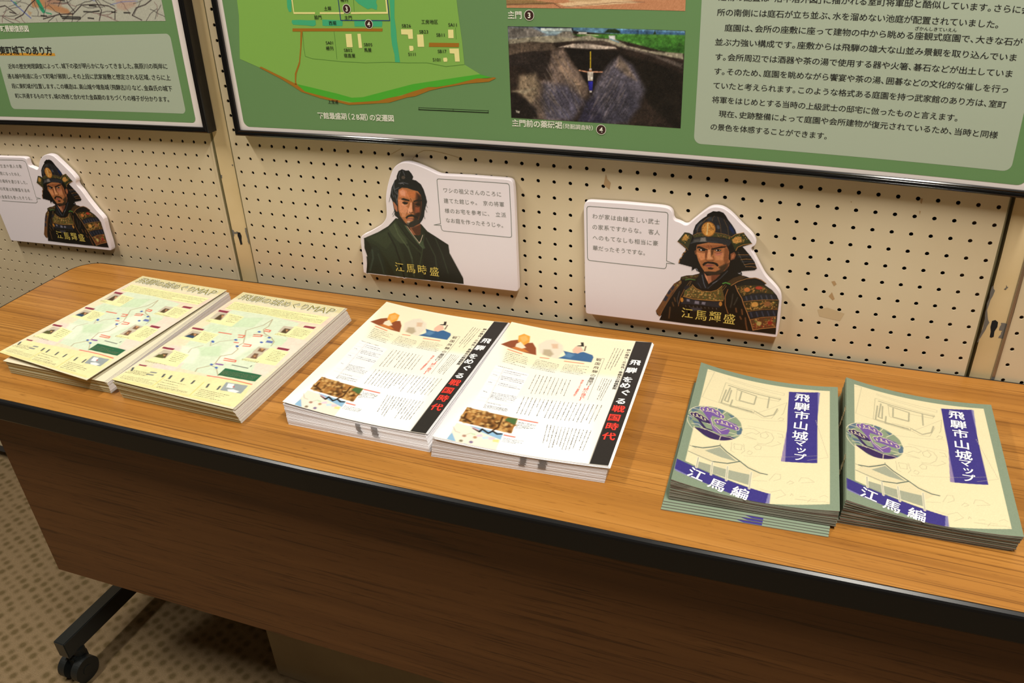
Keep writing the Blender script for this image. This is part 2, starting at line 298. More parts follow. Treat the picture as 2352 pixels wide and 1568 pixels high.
'outline2': """g|0 0 3.1 28.6 2.9 54.4 4 65.4 8.3 71.3 20.7 77.1 45.6 92 55.1 100.9 59.5 110 60.8 124 61.5 141.2 66 158.5 75.1 180.8 81.9 192.8 91.8 200.8 102.7 204 116.7 203.3 140.3 196.1 161.1 187.5 211 189.1 274.8 189.4 281.1 187.9 284.1 182.6 284.8 160.6 284.9 78.7 285.1 3 198 1.8 106.4 1.3
g|160.5 181 218.8 182 273.7 182.7 276.5 182 277.7 179.3 278.2 137.5 278.1 98.9 277.3 96.7 274.8 95.6 218.2 95 161.7 94.4 158.8 96 157.8 98.9 157.5 103.5 145.3 103.2 157.1 106.4 157.1 142.7 157.2 178.5 158.4 180.4
t|ワシの祖父さんのころに|165.8 163.2 264.7 164.4
t|建てた館じゃ。 京の将軍|165.6 145.9 268.4 148.5
t|様のお宅を参考に、 立派|165.9 129.3 270.6 131.6
t|なお庭を作ったそうじゃ。|166.3 113.4 270.1 114.2""",
'outline1': """g|0 0 1.6 17.2 0.3 43.7 2.1 70 -12.4 85.3 -29.1 107.5 -39.5 125.4 -51.8 138.6 -45 148.2 -53.3 159.2 -74.3 178.7 -93.5 194.9 -108.7 197.3 -124.9 193.6 -139.4 182.6 -151.6 161.4 -164.8 166.2 -178.8 169.1 -177.9 183.2 -181.5 186.6 -193.2 187.3 -260.7 185.7 -315.8 185.3 -326.7 92.1 -314.3 -8.2 -168.8 -4.6
g|-285.9 178.2 -227.7 180.2 -190.9 180.8 -184.6 179.4 -182.2 174.8 -182.7 140.3 -183.7 102.1 -170 99.6 -183.1 98.7 -183.6 91.8 -189.4 89 -248.2 87.3 -299.6 86.3
t|交流や商人の動|-270.1 165.3 -198.3 167.7
t|男になったゆえ、|-277.7 148.9 -204.4 149.9
t|の場所を選びました。|-287.6 131.6 -192 133.1
t|の死後は飛騨国を治め|-294.1 113.8 -196.2 115.4
t|た金森氏も使ったそうな。|-306.4 95.5 -192.3 98.1""",
'samurai1_ref': """g|-189.3 0.3 -7.2 5.9 -113.5 189.5 -164.7 142.5
g|-162.8 150.9 -45.9 108.7""",
'samurai3_ref': """g|116.7 7.2 289.5 9.8
g|183.6 189.9 136.5 138.2""",
'sitemap': """p|7fae4a|0|69.9 241 68.7 216.7 56 149.1 92 135.6 154.5 109.4 166 98.5 199.9 89.1 250.6 80.6 320.2 85.8 384.5 110.2 472.6 124.3 474.1 133.6 451 146.3 449.6 178.4 446.1 218.8 445.1 235.4
p|5a9e3a|0|160.3 110.5 231.7 97.5 257.5 91.8 277.7 93.4 365.5 115.7 404.9 122.1 473.1 133.2 492.9 129.2 467.2 126.6 427.3 116.8 404.1 112.6 390.6 112.2 364.4 104.3 327.2 94.1 304.1 88.8 259.7 84.6 217.6 90 175 98.7 166.3 100.3
p|9c6a24|0|92 135.6 95.8 137.1 134 121.2 159.1 110.1 172.8 99.2 217.6 90 251.1 84.1 281 86.6 304.1 88.8 321.1 93.4 343.8 97.8 364.4 104.8 390.6 112.2 404.1 112.4 435 118.3 469.1 127.2 485.6 127.7 495.7 129.8 498.9 128.5 487.2 123.1 453.8 119.4 413.6 112.1 392 107 367.7 97.9 353.5 95.6 322.3 86.6 280.5 82.9 250.6 80.6 200 89.5 166 98.5 153.8 105.7 133.3 117
p|9c6a24|0|166.7 195.9 324.1 195.5 323.2 191.3 184.4 191.4 178.1 167.3 171 142 162.2 127.2 158.7 114.2 160.1 109.5 155.8 110.4 158.8 127.1 169.9 145.6 175.9 167.3 180.4 191.2 165.9 191.3
p|9c6a24|0|397.7 176 444.8 176.2 444 170.5 396.8 170.2
p|3fa878|0|163.8 238.8 172 238.6 168.8 220.4 164.5 220.5 162.5 227.5
p|3fa878|0|167.8 208.2 183 208.4 197.8 207.6 210.2 207.8 209.9 200.9 204.9 198.8 192.3 200.3 168.8 201.5 166.7 204.7
p|3fa878|0|222.3 208.6 239.9 207.9 257.3 207.2 257.3 202.4 256.2 199 226.1 199.1 221.6 199.9
p|3fa878|0|277.6 206.6 296.9 208.2 324.4 205.9 324.4 201.4 323 197.9 291.6 198.2 277.1 198.2
p|3fa878|0|340.3 236.1 348.1 236 345.3 210.6 346.2 192.3 345.7 178.8 346.8 161.9 347.5 146.8 339.3 147.2 339.6 158.3 337.1 172 336.7 185.5 339.5 218.9
p|3fa878|0|281.7 236.8 287.9 230.9 295.3 226.6 302.8 222.7 308.9 224.3 317.4 221.5 319.1 227.3 317.7 232.2 319.2 236.3
p|e0d48c|0|172 238.6 174.2 238.6 174.1 219.9 211.4 219.4 211 216.8 172.6 217.3
p|e0d48c|0|219.8 219.3 262.1 218.9 261.7 216.3 219.4 216.7
p|e0d48c|0|273.6 218.8 335.6 218.9 335.3 216.2 273.3 216.2
p|e0d48c|0|333.3 236.2 335.6 236.1 335.6 218.9 333.3 218.9
p|e6d690|0|354.2 194.5 372.9 194.6 372.5 181.1 365 181 364.6 187 354 187.3
p|e6d690|0|379.4 187.3 389.5 187.4 389.4 170.1 379 169.9
p|e6d690|0|429.1 194.5 437.4 194.6 437 182.8 428.7 182.7
p|e6d690|0|429.1 168.2 443.9 168.5 444.1 150.3 436.8 150.1 436.4 161.4 429.3 161.6
p|e6d690|0|365.3 171.4 371.5 171 372 167 370.8 164.3 365.5 163.8 364.9 167.2
p|e6d690|0|418.5 155 423.8 155.5 424.9 153.2 424.3 149.8 419 149.3 418.1 152.2
p|e6d690|0|260.1 187.6 270.4 187.6 269.9 168.2 259.6 168.2
p|e6d690|0|280.6 187.8 286.2 187.8 286.2 167.2 280.4 167.1
l|1c3470|1.11|0|254.5 237.2 254.7 207.2 337.1 206.6 336.6 236.1
l|4c7a34|0.57|0|240.6 191.2 239.6 150
l|4c7a34|0.55|0|280.7 236.8 279.3 219.2
l|4c7a34|0.52|0|440.8 197 440.6 181.6
l|4c7a34|0.59|0|184.2 190.5 182.4 167.4 182.7 153.9 194.8 150.4 237.1 147.3 247.5 146.5 288.8 145.4 329.3 147 358.9 146.7 391.9 147.4 421.8 142.7 451 146.3
l|10180c|1.14|0|371.6 78 484.1 78.4
l|1c2816|0.56|0|372 81.6 371.6 77.5
l|1c2816|0.56|0|371.9 81 484.3 81.3
l|1c2816|0.54|0|484.4 82.2 484.1 77.9
l|1c2816|0.55|0|428.4 81.7 428.2 79.2""",
'sitemap_text': """t|土塀|227.9 224.5 240.7 224.3
t|脇門|208.7 211.8 222.2 211.7
t|主門|261.4 210.9 274.8 210.8
t|西堀|233 203.3 246.7 203.3
t|工房地区|387.7 204.9 414.4 205
t|SB26|355.7 199.5 371.1 199.5
t|SA11|429.8 201.3 444.4 201.1
t|SB23|383.2 191.3 398.1 191.4
t|SB11|409.9 187.1 424.4 187.1
t|SB17|410.1 164.2 424.5 164.3
t|SI11|362.2 159.2 375.7 159.4
t|SI01|401.3 152.1 414.7 152.3
t|SA01|223.1 174.4 237.8 174.5
t|柵列|222.2 166.1 236.2 166.2
t|SB02|253.6 163.7 268.7 163.9
t|宿直屋|252.6 155.6 272.9 155.7
t|SB05|289.3 172.2 304.4 172.3
t|馬屋|288.8 164.2 302 164.4
t|上宝道|212.7 84.3 232.3 84.2
t|柵列|258 236.3 271.6 236.1""",
'badges': """g|267.2 223.7 274.1 223.6
g|301.9 201.8 308.7 201.8
g|551.3 215.1 558.4 215.2
g|652.6 63.8 659.7 64.2""",
'trench': """p|2a211c|0|-2.1 1.9 244.2 1.4 244.7 -129.7 -0.6 -128.2
p|587f98|0.48|91 1.1 242.8 -0.4 242.8 -6.1 151.1 -7.4 94.3 -4.6
p|38587c|0.93|151 -1.4 242.9 -2.4 243.1 -6.1 159.1 -7.2
p|1c3048|0.98|35.7 0.1 92.6 -0.4 92.6 -4.6 49.2 -3.6
p|6a7a8a|0.66|-0.5 -0.5 40.8 -0.3 55.9 -6.6 92.6 -10.5 92.5 -15.1 -1.3 -20.4
p|76706a|1.32|0.4 -1.3 35.7 -1.5 55.8 -9.7 43.8 -13.1 18 -15.2 0.6 -17.1
p|c8d4d0|0.49|47.5 -1.6 91 -0.8 91.8 -4.6 48.3 -5.5
p|8aa0a8|0.65|47.4 -5.5 92.6 -4.6 92.6 -8.9 57.5 -9.7
p|8c8478|0.97|69.2 -11 79.3 -5.3 89.3 -4.7 97.5 -10.4 92.5 -13.6 72.6 -13.3
p|467a32|0.8|92.6 -8.9 151.1 -6.7 243 -5.3 243.4 -28.4 222.5 -27.8 191 -21.4 151.2 -13.5 102.4 -11.8
p|396a28|1.56|159.1 -10.2 243.1 -7.5 243 -20.9 198.8 -19.6
p|2c5a20|1.85|191 -19.9 242.3 -21 242.6 -28.5 214.7 -26.6
p|1c2c18|0.63|136.6 -5.5 141.4 -0.9 151 -0.3 157.4 -3 158.2 -6
p|1c2c18|0.45|201.5 -6 203.7 -0.7 205.9 -5.8
l|c8c0a8|0.8|0.48|99.2 -8 112.3 -8.5 128.6 -9.6
p|d8d4cc|0.48|100.8 -5.6 112.3 -5.7 112.3 -7.7 100.8 -7.6
p|98907c|0.83|0.6 -17.1 43.9 -12.3 65.9 -11.1 92.5 -13.6 115.6 -9.1 128.6 -13.4 151.2 -13.5 167.3 -21.4 199.1 -27.2 241.1 -28.5 242.2 -36 199.2 -30.2 159.4 -24 135.1 -16.3 94.2 -17.4 65.7 -20.5 35.1 -21.2 0.2 -24.3
p|c8c8c8|0.47|142.3 -9.2 151.1 -9 151.2 -14.3 143.1 -14.1
l|6a90a0|1.41|0.62|144.8 -13.7 156 -17.2
p|5a4c40|1.02|0.2 -24.3 35.1 -19.6 64 -22.1 72.3 -28.2 51.9 -31.9 26 -34.2 0.5 -39.7
p|b8a89a|0.82|72.3 -26.3 92.5 -21.3 112.3 -19.6 135.1 -22.4 151.3 -23.5 153 -25.7 127 -27.8 94.1 -27.5
p|161210|1.3|79.1 -26.4 102.4 -27.3 135.2 -27.8 157.8 -28.6 151.6 -42.8 135.5 -57.5 127.2 -62.6 115.6 -59.9 102.3 -57.3 85.6 -37.2
p|4a3f38|1.61|92.5 -18.2 135.1 -16.3 151.3 -21.2 131.9 -21 102.4 -19.8
p|584e48|1.25|156.1 -24.1 172.2 -26.6 199.3 -33.2 242.1 -48.2 241.8 -42.1 199.2 -30.2 167.3 -23.7
p|17130f|1.89|161.1 -33.1 199.5 -40.9 243.2 -54.3 244.6 -127.3 235 -127.2 201.6 -100.3 184.5 -69.5 164.5 -42.3
p|2a2320|1.69|-0.4 -39.7 26 -34.2 51.9 -31.9 60.1 -46 63.1 -68.4 39 -66.1 16.6 -53.8 -0.2 -54.3
p|6a5a50|2.29|63.8 -30 79 -28 92.3 -48.1 114 -72.8 114 -88.9 84.8 -123.5 63.8 -129.7 37.3 -127.8 23.5 -109.9 15.7 -80.1 38.8 -72.6 63.1 -71.7 58.3 -52.4
p|8a7462|2.64|63.7 -37.9 78.9 -42.2 93.8 -64 108.9 -79.4 102.2 -83 78.6 -61.4 63.5 -49.1
p|4e4b5a|3.71|50.9 -75.4 85.2 -77.3 108.9 -97.3 91.7 -126.4 53.3 -126.9 46.8 -100.4
p|8c7a64|3.06|14.4 -67 39 -62.8 43.9 -75.7 40 -92.4 28.9 -109.6 11.8 -86.9
p|a89a80|1.74|2.8 -89 20.8 -86.6 38.5 -82.5 22.4 -91.5
p|1c1715|2.08|-0.9 -92.5 22.1 -98.2 37.7 -112.6 40.8 -127.6 0.4 -126.4
p|c8c0b0|0.7|7.1 -115.8 13.4 -117.2 12.4 -119.8 7.9 -118.8
p|56525e|3.47|158 -36.3 175.9 -48 192.8 -78.6 185.4 -101.3 153 -126 119.2 -128.1 115.7 -95.3 128.9 -65.7 148.4 -42.9
p|7c6c60|2.22|156.3 -36.4 167.8 -45.3 181.2 -66.5 168.1 -60.9 151.7 -49
p|3c3a46|3.63|124.1 -88.4 168.4 -73.5 185.4 -101.3 169.6 -125 127.7 -127.6
p|15110e|1.3|102.3 -57.3 127.2 -62.6 125.6 -72.3 119 -88.7 114 -76 107.3 -66.6
p|2a2838|2.33|110.6 -98.9 124.1 -91.7 136.2 -127.1 98.6 -127.7""",
'trench_person': """l|c8a828|1.29|0.32|117.4 -31.2 117.4 -52.7
l|c89070|1.62|0.49|101.8 -56.2 113.1 -58 121.4 -57.6 133.8 -57.1
p|c8bcae|0.49|113.1 -57.6 121.4 -57.3 121 -69.3 114 -69.6
e|a87858|0.49|117.4 -55.4 119.4 -55.3 117.4 -53.2
e|d8d0c8|0.33|117.4 -54.1 119.1 -54.1 117.4 -53.2
p|20207a|0.65|114 -70.4 121 -70.1 120.4 -82.9 115.7 -83.2
p|c8c0b8|0.33|116 -83.1 119.5 -83 119.2 -85.4 116.3 -85.6""",
'gatephoto': """p|b8805c|0|-0.2 5.9 242.1 8.3 243.2 -14.7 -1.1 -14.2
p|8c7048|0.82|-0.3 -3.3 36.8 -3.2 73.3 -7.5 53.3 -9.2 -0.6 -10.3
p|d8b890|0.94|73.3 -7.5 134.7 -0.8 166.2 -1.8 189.5 -4.3 86.3 -11.9
l|5a3c30|0.98|0.49|-0.4 -9.2 36.6 -7.8 66.7 -6.8 76.5 -12.7
l|6a4434|0.79|0.47|79.8 -11.9 150.5 -5 189.5 -3.6
p|c0a078|0.78|86.5 -1.3 134.7 0.7 131.5 -3.8 89.7 -5""",
'oldmap': """p|a8a89a|0|24 30.3 449.4 9.7 435.9 -41.3 -0.1 -28
p|a87c58|2.91|125.3 8.9 158.9 11.1 177.9 -1.4 214.1 -12.5 222 -22.4 194.6 -19.5 157.1 -10.2 122.4 -6.8
p|9c7c68|5.2|158.9 11.1 203.2 5.2 199.3 -6.1 159.9 -2.5
p|aa9484|3.05|333.2 3.5 378.7 1.7 378.1 -9.1 350.2 -17.3 333.4 -13
p|a48c6c|1.95|106.7 -12.1 118.8 -16.5 110.5 -22.2
p|2c8a64|0.72|133 13.4 141.8 12.9 150.4 -4.1 154.9 -16 148 -18.7 141.7 -11.5 138.7 0.4
p|2c8a64|0.72|152 -15.9 168.8 -18.5 170.8 -20.9 156.8 -19
p|4a8a6c|0.99|71.6 5.5 83.2 3 83.5 -4 77.8 -2.8
l|5a64a0|2.24|0.75|69.3 7.7 80.9 -2.9 95.4 -13.6 112 -26.2
l|6a74a8|1.15|0.69|215.7 8.5 258.3 2.8 269.7 4.2 284.5 -0.1
l|6a74a8|1.09|0.65|319.6 -7 346.9 -2.5 382.6 -2
l|3a3434|0.9|0.22|284.1 -21.6 296 -19.8 307.5 -17.7 319.2 -18.3 330.3 -19.8
l|2c2828|0.95|0.24|177.9 -23.1 168 -27.9 157.5 -32.4 151.6 -38.8 149.5 -45.4
l|6a4a4a|1|0.25|84.6 -16.5 85.4 -23.2 87.2 -29.7 93.7 -35.4 93.9 -42.1
l|6a4a4a|0.83|0.21|419.2 -4 423.6 -9.3 423.5 -15.2 422.6 -21.2 419.9 -27.3
l|3a3434|0.84|0.21|413.9 -31.2 417.7 -25.4 420.6 -19.4 427.6 -14.4 432.5 -8.7
l|6a4a4a|0.89|0.22|273.5 -20 285.3 -21.1 295.4 -24.1 305.5 -26.8 316.6 -28.6
l|2c2828|1.02|0.26|33.5 -21.9 42.1 -27 52.2 -31.5 63.1 -35.1 73.4 -39.4
l|2c2828|0.89|0.22|275.3 7.3 285 3.9 293.4 -0.1 297.2 -5.8 304.9 -10.2
l|55504c|0.94|0.24|173.6 -1.9 186.8 -1.6 199.6 -1 212.5 -0.7 224.3 -2.6
l|3a3434|1.03|0.26|24.1 -20.3 38.5 -20.9 52.6 -21.7 67 -21.5 80.5 -19
l|3a3434|0.95|0.24|160.3 0.2 158.8 -6.4 155.8 -12.9 149.9 -19.1 146.4 -25.5
l|6a4a4a|1.01|0.25|51.2 -6.8 46.4 -13.3 38.2 -19.3 32 -25.8 29.2 -32.7
l|6a4a4a|1.02|0.26|33.9 -19.5 44.1 -23.8 55.8 -27.1 69.2 -28.7 79 -33.1
l|6a4a4a|0.89|0.22|286.4 -23.6 298.4 -23.8 310.6 -23.2 321.4 -19.9 331.6 -16.3
l|3a3434|0.83|0.21|422.1 -15 412.9 -18.8 405 -23.4 398.9 -29.1 393.1 -34.5
l|55504c|0.95|0.24|178.5 -28 179.4 -34.5 180.2 -41 183.2 -47.2 190.8 -52.1
l|55504c|1.02|0.26|39.5 -14.4 52 -10.5 65.5 -7.6 79.6 -6.3 93.1 -4.3
l|55504c|0.85|0.21|371.9 -6.2 382.8 -4 393 -0.8 400.9 3.6 411.1 6.4
l|2c2828|0.95|0.24|166.7 1.7 178.9 4.8 191.5 6.9 204.2 7.3 216.8 8.4
l|55504c|0.96|0.24|169 -21.8 156.1 -24.3 142.8 -23.8 129.5 -23.3 116.2 -22.4
l|2c2828|0.84|0.21|407.7 -15.4 416.4 -18.7 423.3 -23 432.5 -25.8 439.7 -29.9
l|6a4a4a|0.96|0.24|152.4 -9.2 164.4 -5.4 171.7 0.3 174.9 6.7 177.4 12.9
l|6a4a4a|0.86|0.22|344 -1.9 350.9 -6.5 352.4 -12.6 357.8 -17.7 358.8 -23.8
l|55504c|0.92|0.23|229.2 -12.1 220.5 -17.1 212.9 -22.6 204 -27.7 194.2 -32.7
l|55504c|1.02|0.26|16.5 3.2 30.4 6.2 44.5 6.7 58.6 6 72.3 4.9
l|55504c|1.01|0.25|58.7 -4.7 72.3 -2.3 84.9 1.1 96.2 5.5 104 11.3
l|3a3434|0.92|0.23|228.4 3.7 218.7 -1 206.4 -3 193.7 -2.2 181.3 -0.7
l|6a4a4a|0.93|0.23|190 -1.5 202.4 -3 215.1 -3.1 226 -5.9 236.8 -8.8
l|55504c|0.91|0.23|234.9 -9.5 226.9 -14.9 215.7 -18.7 207.6 -24 198.1 -29.1
l|2c2828|0.91|0.23|236.8 -7.1 248.7 -4.7 259.8 -1.2 272 -0.4 283.3 2.7
l|3a3434|0.96|0.24|135.1 12.5 133.3 6.1 138 0.2 142 -5.8 149 -11.2
l|3a3434|0.97|0.24|131.7 3.5 131.4 -3 133.8 -9.4 136.2 -15.8 132.3 -22.4
l|55504c|1.02|0.25|29 14.6 39.8 19.1 49.3 24.4 56.5 30.4 63.9 36.3
l|6a4a4a|0.89|0.22|306.5 -25.2 313.9 -29.7 323.4 -32.9 333.2 -36 339.3 -40.8
l|2c2828|1.03|0.26|16.8 -12.8 5.3 -17.4 -8.2 -21.2 -23.3 -22 -38.5 -21.8
l|2c2828|0.92|0.23|224.6 -17.3 222.1 -23.7 219.9 -30.2 214.6 -36.4 211.5 -42.9
l|55504c|0.9|0.23|268.9 -17.5 257.3 -20.3 247.7 -25 238.6 -29.8 228.9 -34.5
l|3a3434|0.91|0.23|253.6 -8.1 264.2 -11 276.3 -11.4 288.4 -10 300.2 -10.6
l|3a3434|0.95|0.24|167.6 -4.8 174.8 -9.8 180 -15.6 189.7 -19.3 196.1 -24.8
l|3a3434|0.87|0.22|326.6 0.4 336.7 3.9 346.1 7.7 353.3 12.8 357.1 18.8
l|2c2828|0.88|0.22|292.4 5.1 302.1 2.1 310 -2.2 319.2 -5.5 328.3 -9.2
l|3a3434|0.84|0.21|389.4 -1.9 385.3 -7.7 379.5 -13.1 373.3 -18.5 368.8 -24.4
l|55504c|0.99|0.25|82.9 4.8 95.7 2.6 108.1 0.4 117.4 -4.2 126.2 -8.9
l|6a4a4a|1|0.25|48.9 8.9 60 13.6 66.8 19.6 70.2 26 71.6 32.7
l|6a4a4a|0.98|0.25|83.9 16.1 89.9 22.1 97.7 27.8 100.5 34.4 98 40.8
l|2c2828|0.93|0.23|191.4 -7.2 197.3 -1 203.1 4.8 209.6 10.5 214.5 16.5
l|2c2224|1.79|0.26|29.3 -4.5 49.5 -2.4 75 -17.7 57.6 -14
l|2c2224|1.76|0.25|68.4 -26.6 93.1 -19.5 114.2 -4.4 136.4 6.4
l|2c2224|1.61|0.23|215.7 8.5 217.4 -3 229.5 -16.9
l|2c2224|1.62|0.23|222 -22.4 249.8 -6.3 282.8 -5.7 313.8 -8.7 327.7 -14.7 322.6 -31.2
l|2c2224|1.51|0.22|364.6 -25 377.1 -12.7 398.4 -8 415.5 0.4
l|2c2224|1.51|0.22|364.6 -25 383.8 -32.9
l|2c2224|1.57|0.22|284.8 -32.9 295.7 -15.5 283.6 5.5
l|2c2224|1.69|0.24|144.4 -28.4 188.2 -21.2 222.7 -20.5
l|1c1a1a|2.11|0.7|190.3 -19.3 192.5 -25.2 240.2 -26.8 239.2 -29.7 194.4 -28.2
l|1c1a1a|2.19|0.73|140.7 -22.3 155.2 -23.5
l|1c1a1a|2.04|0.68|259 -28.4 272.4 -29.4
l|1c1a1a|1.95|0.65|346.7 -20.5 360.7 -20.9
l|1c1a1a|1.99|0.66|318.5 -19 326.3 -19.3
l|1c1a1a|2.04|0.68|251.7 -17.3 270.5 -18.3 290 -16.8
l|1c1a1a|2.09|0.7|190.2 4.8 210.6 2
l|1c1a1a|2.01|0.67|268.7 -7.4 284.5 -8.5""",
'castlemap': """p|e9dfc0|0|-33.7 9.2 222.6 19 229.5 -310.8 -18.6 -306.1
p|e8d2c0|8.03|3.4 -39 213.3 -32.8 213.2 -64.9 2.2 -78.9
p|ecd8cc|6.86|11.5 -189.8 67.5 -184.7 68.5 -262.7 31.8 -260.6
p|ecdccc|5.91|172.7 -105.1 214.1 -111.8 203.7 -217.5 168.7 -217.9
p|ddd2a2|3.89|-8.1 -0.7 208.9 5.2 210.9 -18.8 -5 -25.1
p|f0ecb0|1.34|9.3 -35.2 201.1 -34.7 199.3 -60.5 10.9 -62.6
p|dbe6cc|2.06|27.3 -61.5 92.2 -58.9 162.9 -66.5 169 -99.5 175.8 -124 165.2 -146.8 169 -188.7 180.2 -214.1 136.9 -228.5 138.2 -239.4 70.5 -238.9 62.4 -211.5 35.3 -198.3 30.4 -173.8 19 -125.7 22 -113.9 15.8 -82.4
p|ecf0dc|5.91|104.3 -146.8 126.3 -112.9 148.7 -139.2 134.2 -166.3 129.1 -201.8 106.7 -209.1
p|e6eed8|4.52|27.5 -184.7 67.5 -184.7 80.6 -223.7 58.4 -225
p|cfe2c0|2.98|56.8 -81.1 95.3 -69.2 98 -101 60.4 -112.7
p|cfe2c0|3.12|57.1 -181.6 87.4 -165.4 104.2 -191.7 76.7 -200.6
p|d4e4c4|3.43|24.3 -116.8 55.9 -107 65.3 -132.2 33.2 -135.4
p|d4e4c4|2.73|146.7 -120 175.3 -117.6 176.8 -136.6 159.7 -138.9
l|a89070|1.22|0.73|112.6 -69.4 120.3 -90.4 118.3 -101.6 127.9 -112.4 146.7 -120 158.8 -129.4 161.6 -141.5
l|a89070|1.22|0.73|112.6 -69.4 110.1 -90.1 92.9 -113.1 105.7 -133.1 114.1 -147 111.1 -161 118.1 -165.1 118.5 -180.8 105.7 -191.2 111.6 -210.5 109.4 -217.2 95.8 -230.6 98.5 -238.4
l|a89070|0.94|0.62|109.4 -217.2 120.5 -219.4 137.9 -236.7
l|b09a80|0.91|0.68|94 -143.5 76 -155.9 70.1 -170.9 63.3 -160
l|b09a80|0.89|0.66|52 -199.3 48.2 -187.7 59.1 -174.5
p|8c3448|0.52|4.7 -68.4 24.9 -68.1 24.9 -75 6.3 -74.5
p|8c3448|0.49|3.5 -132.3 26.1 -131.3 26.2 -136.9 5.4 -137.1
p|8c3448|0.46|3.4 -198 24.5 -196.4 25.1 -201.6 4.5 -202.5
p|8c3448|0.47|176.4 -71.1 197.2 -69.9 196.7 -76.3 176.8 -76.3
p|8c3448|0.44|174.7 -141.1 195.4 -140.2 195 -146 175.3 -146.7
p|8c3448|0.43|6.4 -250.6 20 -249.7 20 -253.3 8 -254.3
p|8c3448|0.41|72.1 -249.5 86.2 -248.2 85.9 -252.3 73.6 -253
p|8c3448|0.4|137.8 -247.9 153.9 -246.7 154.6 -251.1 139.5 -252.3
p|f2edb4|1.53|25.9 -73.6 61.3 -75.9 62.5 -110.3 7.6 -109.2
p|f2edb4|1.44|23.8 -136.6 59.4 -137.5 59.6 -167.8 6 -168.2
p|f2edb4|1.33|24.8 -200.1 57.8 -203.7 64 -238.1 6.9 -240.4
p|f2edb4|1.42|162.2 -77.3 199.7 -79.5 199.9 -109.7 144.1 -110.7
p|f2edb4|1.32|164.3 -145.5 199.3 -148.3 201.7 -186.7 142.3 -189.9
p|c8bca8|0.51|7.9 -75.2 27.1 -75.1 32.3 -97.9 10.1 -99.2
p|c8bca8|0.48|10.6 -140.8 28.1 -140.5 27.9 -161.2 10.6 -161.6
p|c8bca8|0.45|10.6 -204.7 28 -203.9 30.7 -224.9 9.7 -227.2
p|c8bca8|0.48|143.5 -81.4 162.5 -80.8 162.7 -101.4 145.6 -101.7
p|c8bca8|0.44|144.1 -148.8 163.8 -148.8 162.1 -163.5 144.2 -164.6
p|c8bca8|0.44|145.7 -164.1 163.6 -163 161.9 -181.4 144.9 -182.1
p|54422e|1.77|17.5 -81.9 24.3 -79.8 30.6 -98.4 18.1 -98.6
p|54422e|1.67|16.4 -147.7 28.6 -147.3 27.9 -161.2 13.1 -160.8
p|54422e|1.54|16.8 -213.9 24.6 -211.3 29.7 -223.7 16.7 -224.9
p|54422e|1.64|150 -88.2 161.5 -88.1 161.1 -101.9 151.3 -101.6
p|2c4868|1.41|14.5 -155.2 28.2 -154.3 27.9 -161.2 12.3 -161.1
p|5a5a34|1.11|12.7 -218.3 22.1 -215.3 27.2 -225.5 12 -226.4
p|7a5a44|1.53|148.4 -152.2 159.4 -151.8 160.3 -161 150.9 -160.9
p|7a5a44|1.5|150 -167.4 156.9 -166.7 162.9 -180.1 152.2 -180.6
p|c89468|1.26|20.4 -82.9 26.7 -82.8 27.6 -91.9
p|c89468|1.19|19.2 -148.5 25.3 -148.3 26.9 -156.4
p|c89468|1.1|19 -216.3 24.7 -216 24.9 -220.6
p|c89468|1.17|153.5 -90.6 158.5 -90.7 159.1 -97.5
p|c89468|1.1|149.9 -151.7 157.5 -151.8 156 -157.6
p|c89468|1.07|152.1 -172.9 157.5 -172.7 157.2 -177.4
p|ece4ae|0.85|7.5 -253.8 81.3 -247 143.7 -241.8 187.8 -236.6 199.6 -240.8 213.9 -292.3 201.1 -293 -1 -296
p|e8dea0|0.61|-0.2 -292.8 80.9 -289 201.5 -289.2 203.2 -293.5 86.5 -295.2 1.1 -298.1
p|d8d080|0.61|65.6 -263.7 67.1 -263.2 67.6 -290.8 66.1 -291.3
p|d8d080|0.59|128.4 -256.6 129.9 -256.1 133.1 -290.3 131.4 -290.4
p|2c6444|0.41|134.7 -216.2 198 -214.3 198.2 -231.7 135.7 -235.1
p|9aa2a4|0.39|159.7 -246.1 195.5 -243.5 197.9 -263 164.2 -265.5
p|f4f4f4|0.78|164.2 -247.3 174.2 -246.6 178 -256.1 168 -256.8
p|f0f0f0|0.77|172.6 -260.6 181 -257.7 192.4 -259.1 189.3 -264.1 177.3 -264.3
p|d83c30|0.58|174.4 -251.4 178.1 -251.2 179.1 -254.1
l|e0604c|2.11|0.7|121.5 -100.6 131.5 -101 132.9 -105.7 122.9 -105.4
l|e0604c|2.08|0.69|114 -120.3 127.7 -117.6 129 -122.3 116.2 -124.7
l|e0604c|2.01|0.67|116.9 -149.4 129.7 -148.5 131 -153 119.2 -155.1
l|e0604c|1.92|0.64|115.6 -194.1 135.8 -193.5 137.8 -197.4 118.2 -198.7
l|e0604c|2.13|0.71|55 -132 78.3 -130.9
l|e0604c|2.08|0.69|91.1 -129.2 101.7 -127.6 102.6 -134.1 95.2 -134.7
l|e0604c|2.02|0.67|99.1 -150.2 106.3 -149.5
p|6a78b4|0.68|145.2 -128.8 156.4 -128.6 158.5 -134.4 146.6 -135
p|8a5a9c|0.42|112.7 -209.6 125.7 -208.3 126.4 -211.6 113.1 -213
l|4060b0|3.67|0.69|64 -158.4 67.4 -160.6
l|4060b0|3.67|0.69|95.5 -143 98.1 -143.8
l|4060b0|3.57|0.67|109.9 -158.1 112.7 -159.2
l|4060b0|3.37|0.63|107.1 -214.4 109.5 -215.1
l|4060b0|3.32|0.62|119.8 -219.1 122.1 -220.1
l|4060b0|3.59|0.67|139.1 -136.4 141.6 -137.2
l|4060b0|3.75|0.7|115.7 -110.1 117.8 -110.8
l|4060b0|3.66|0.69|142.4 -120.7 144.7 -121.3
l|e05848|1.6|0.6|122.4 -241.3 142 -239.5 166.2 -238.4 198.3 -239
l|4c5054|3.13|0.42|8.5 -268.3 5.3 -262
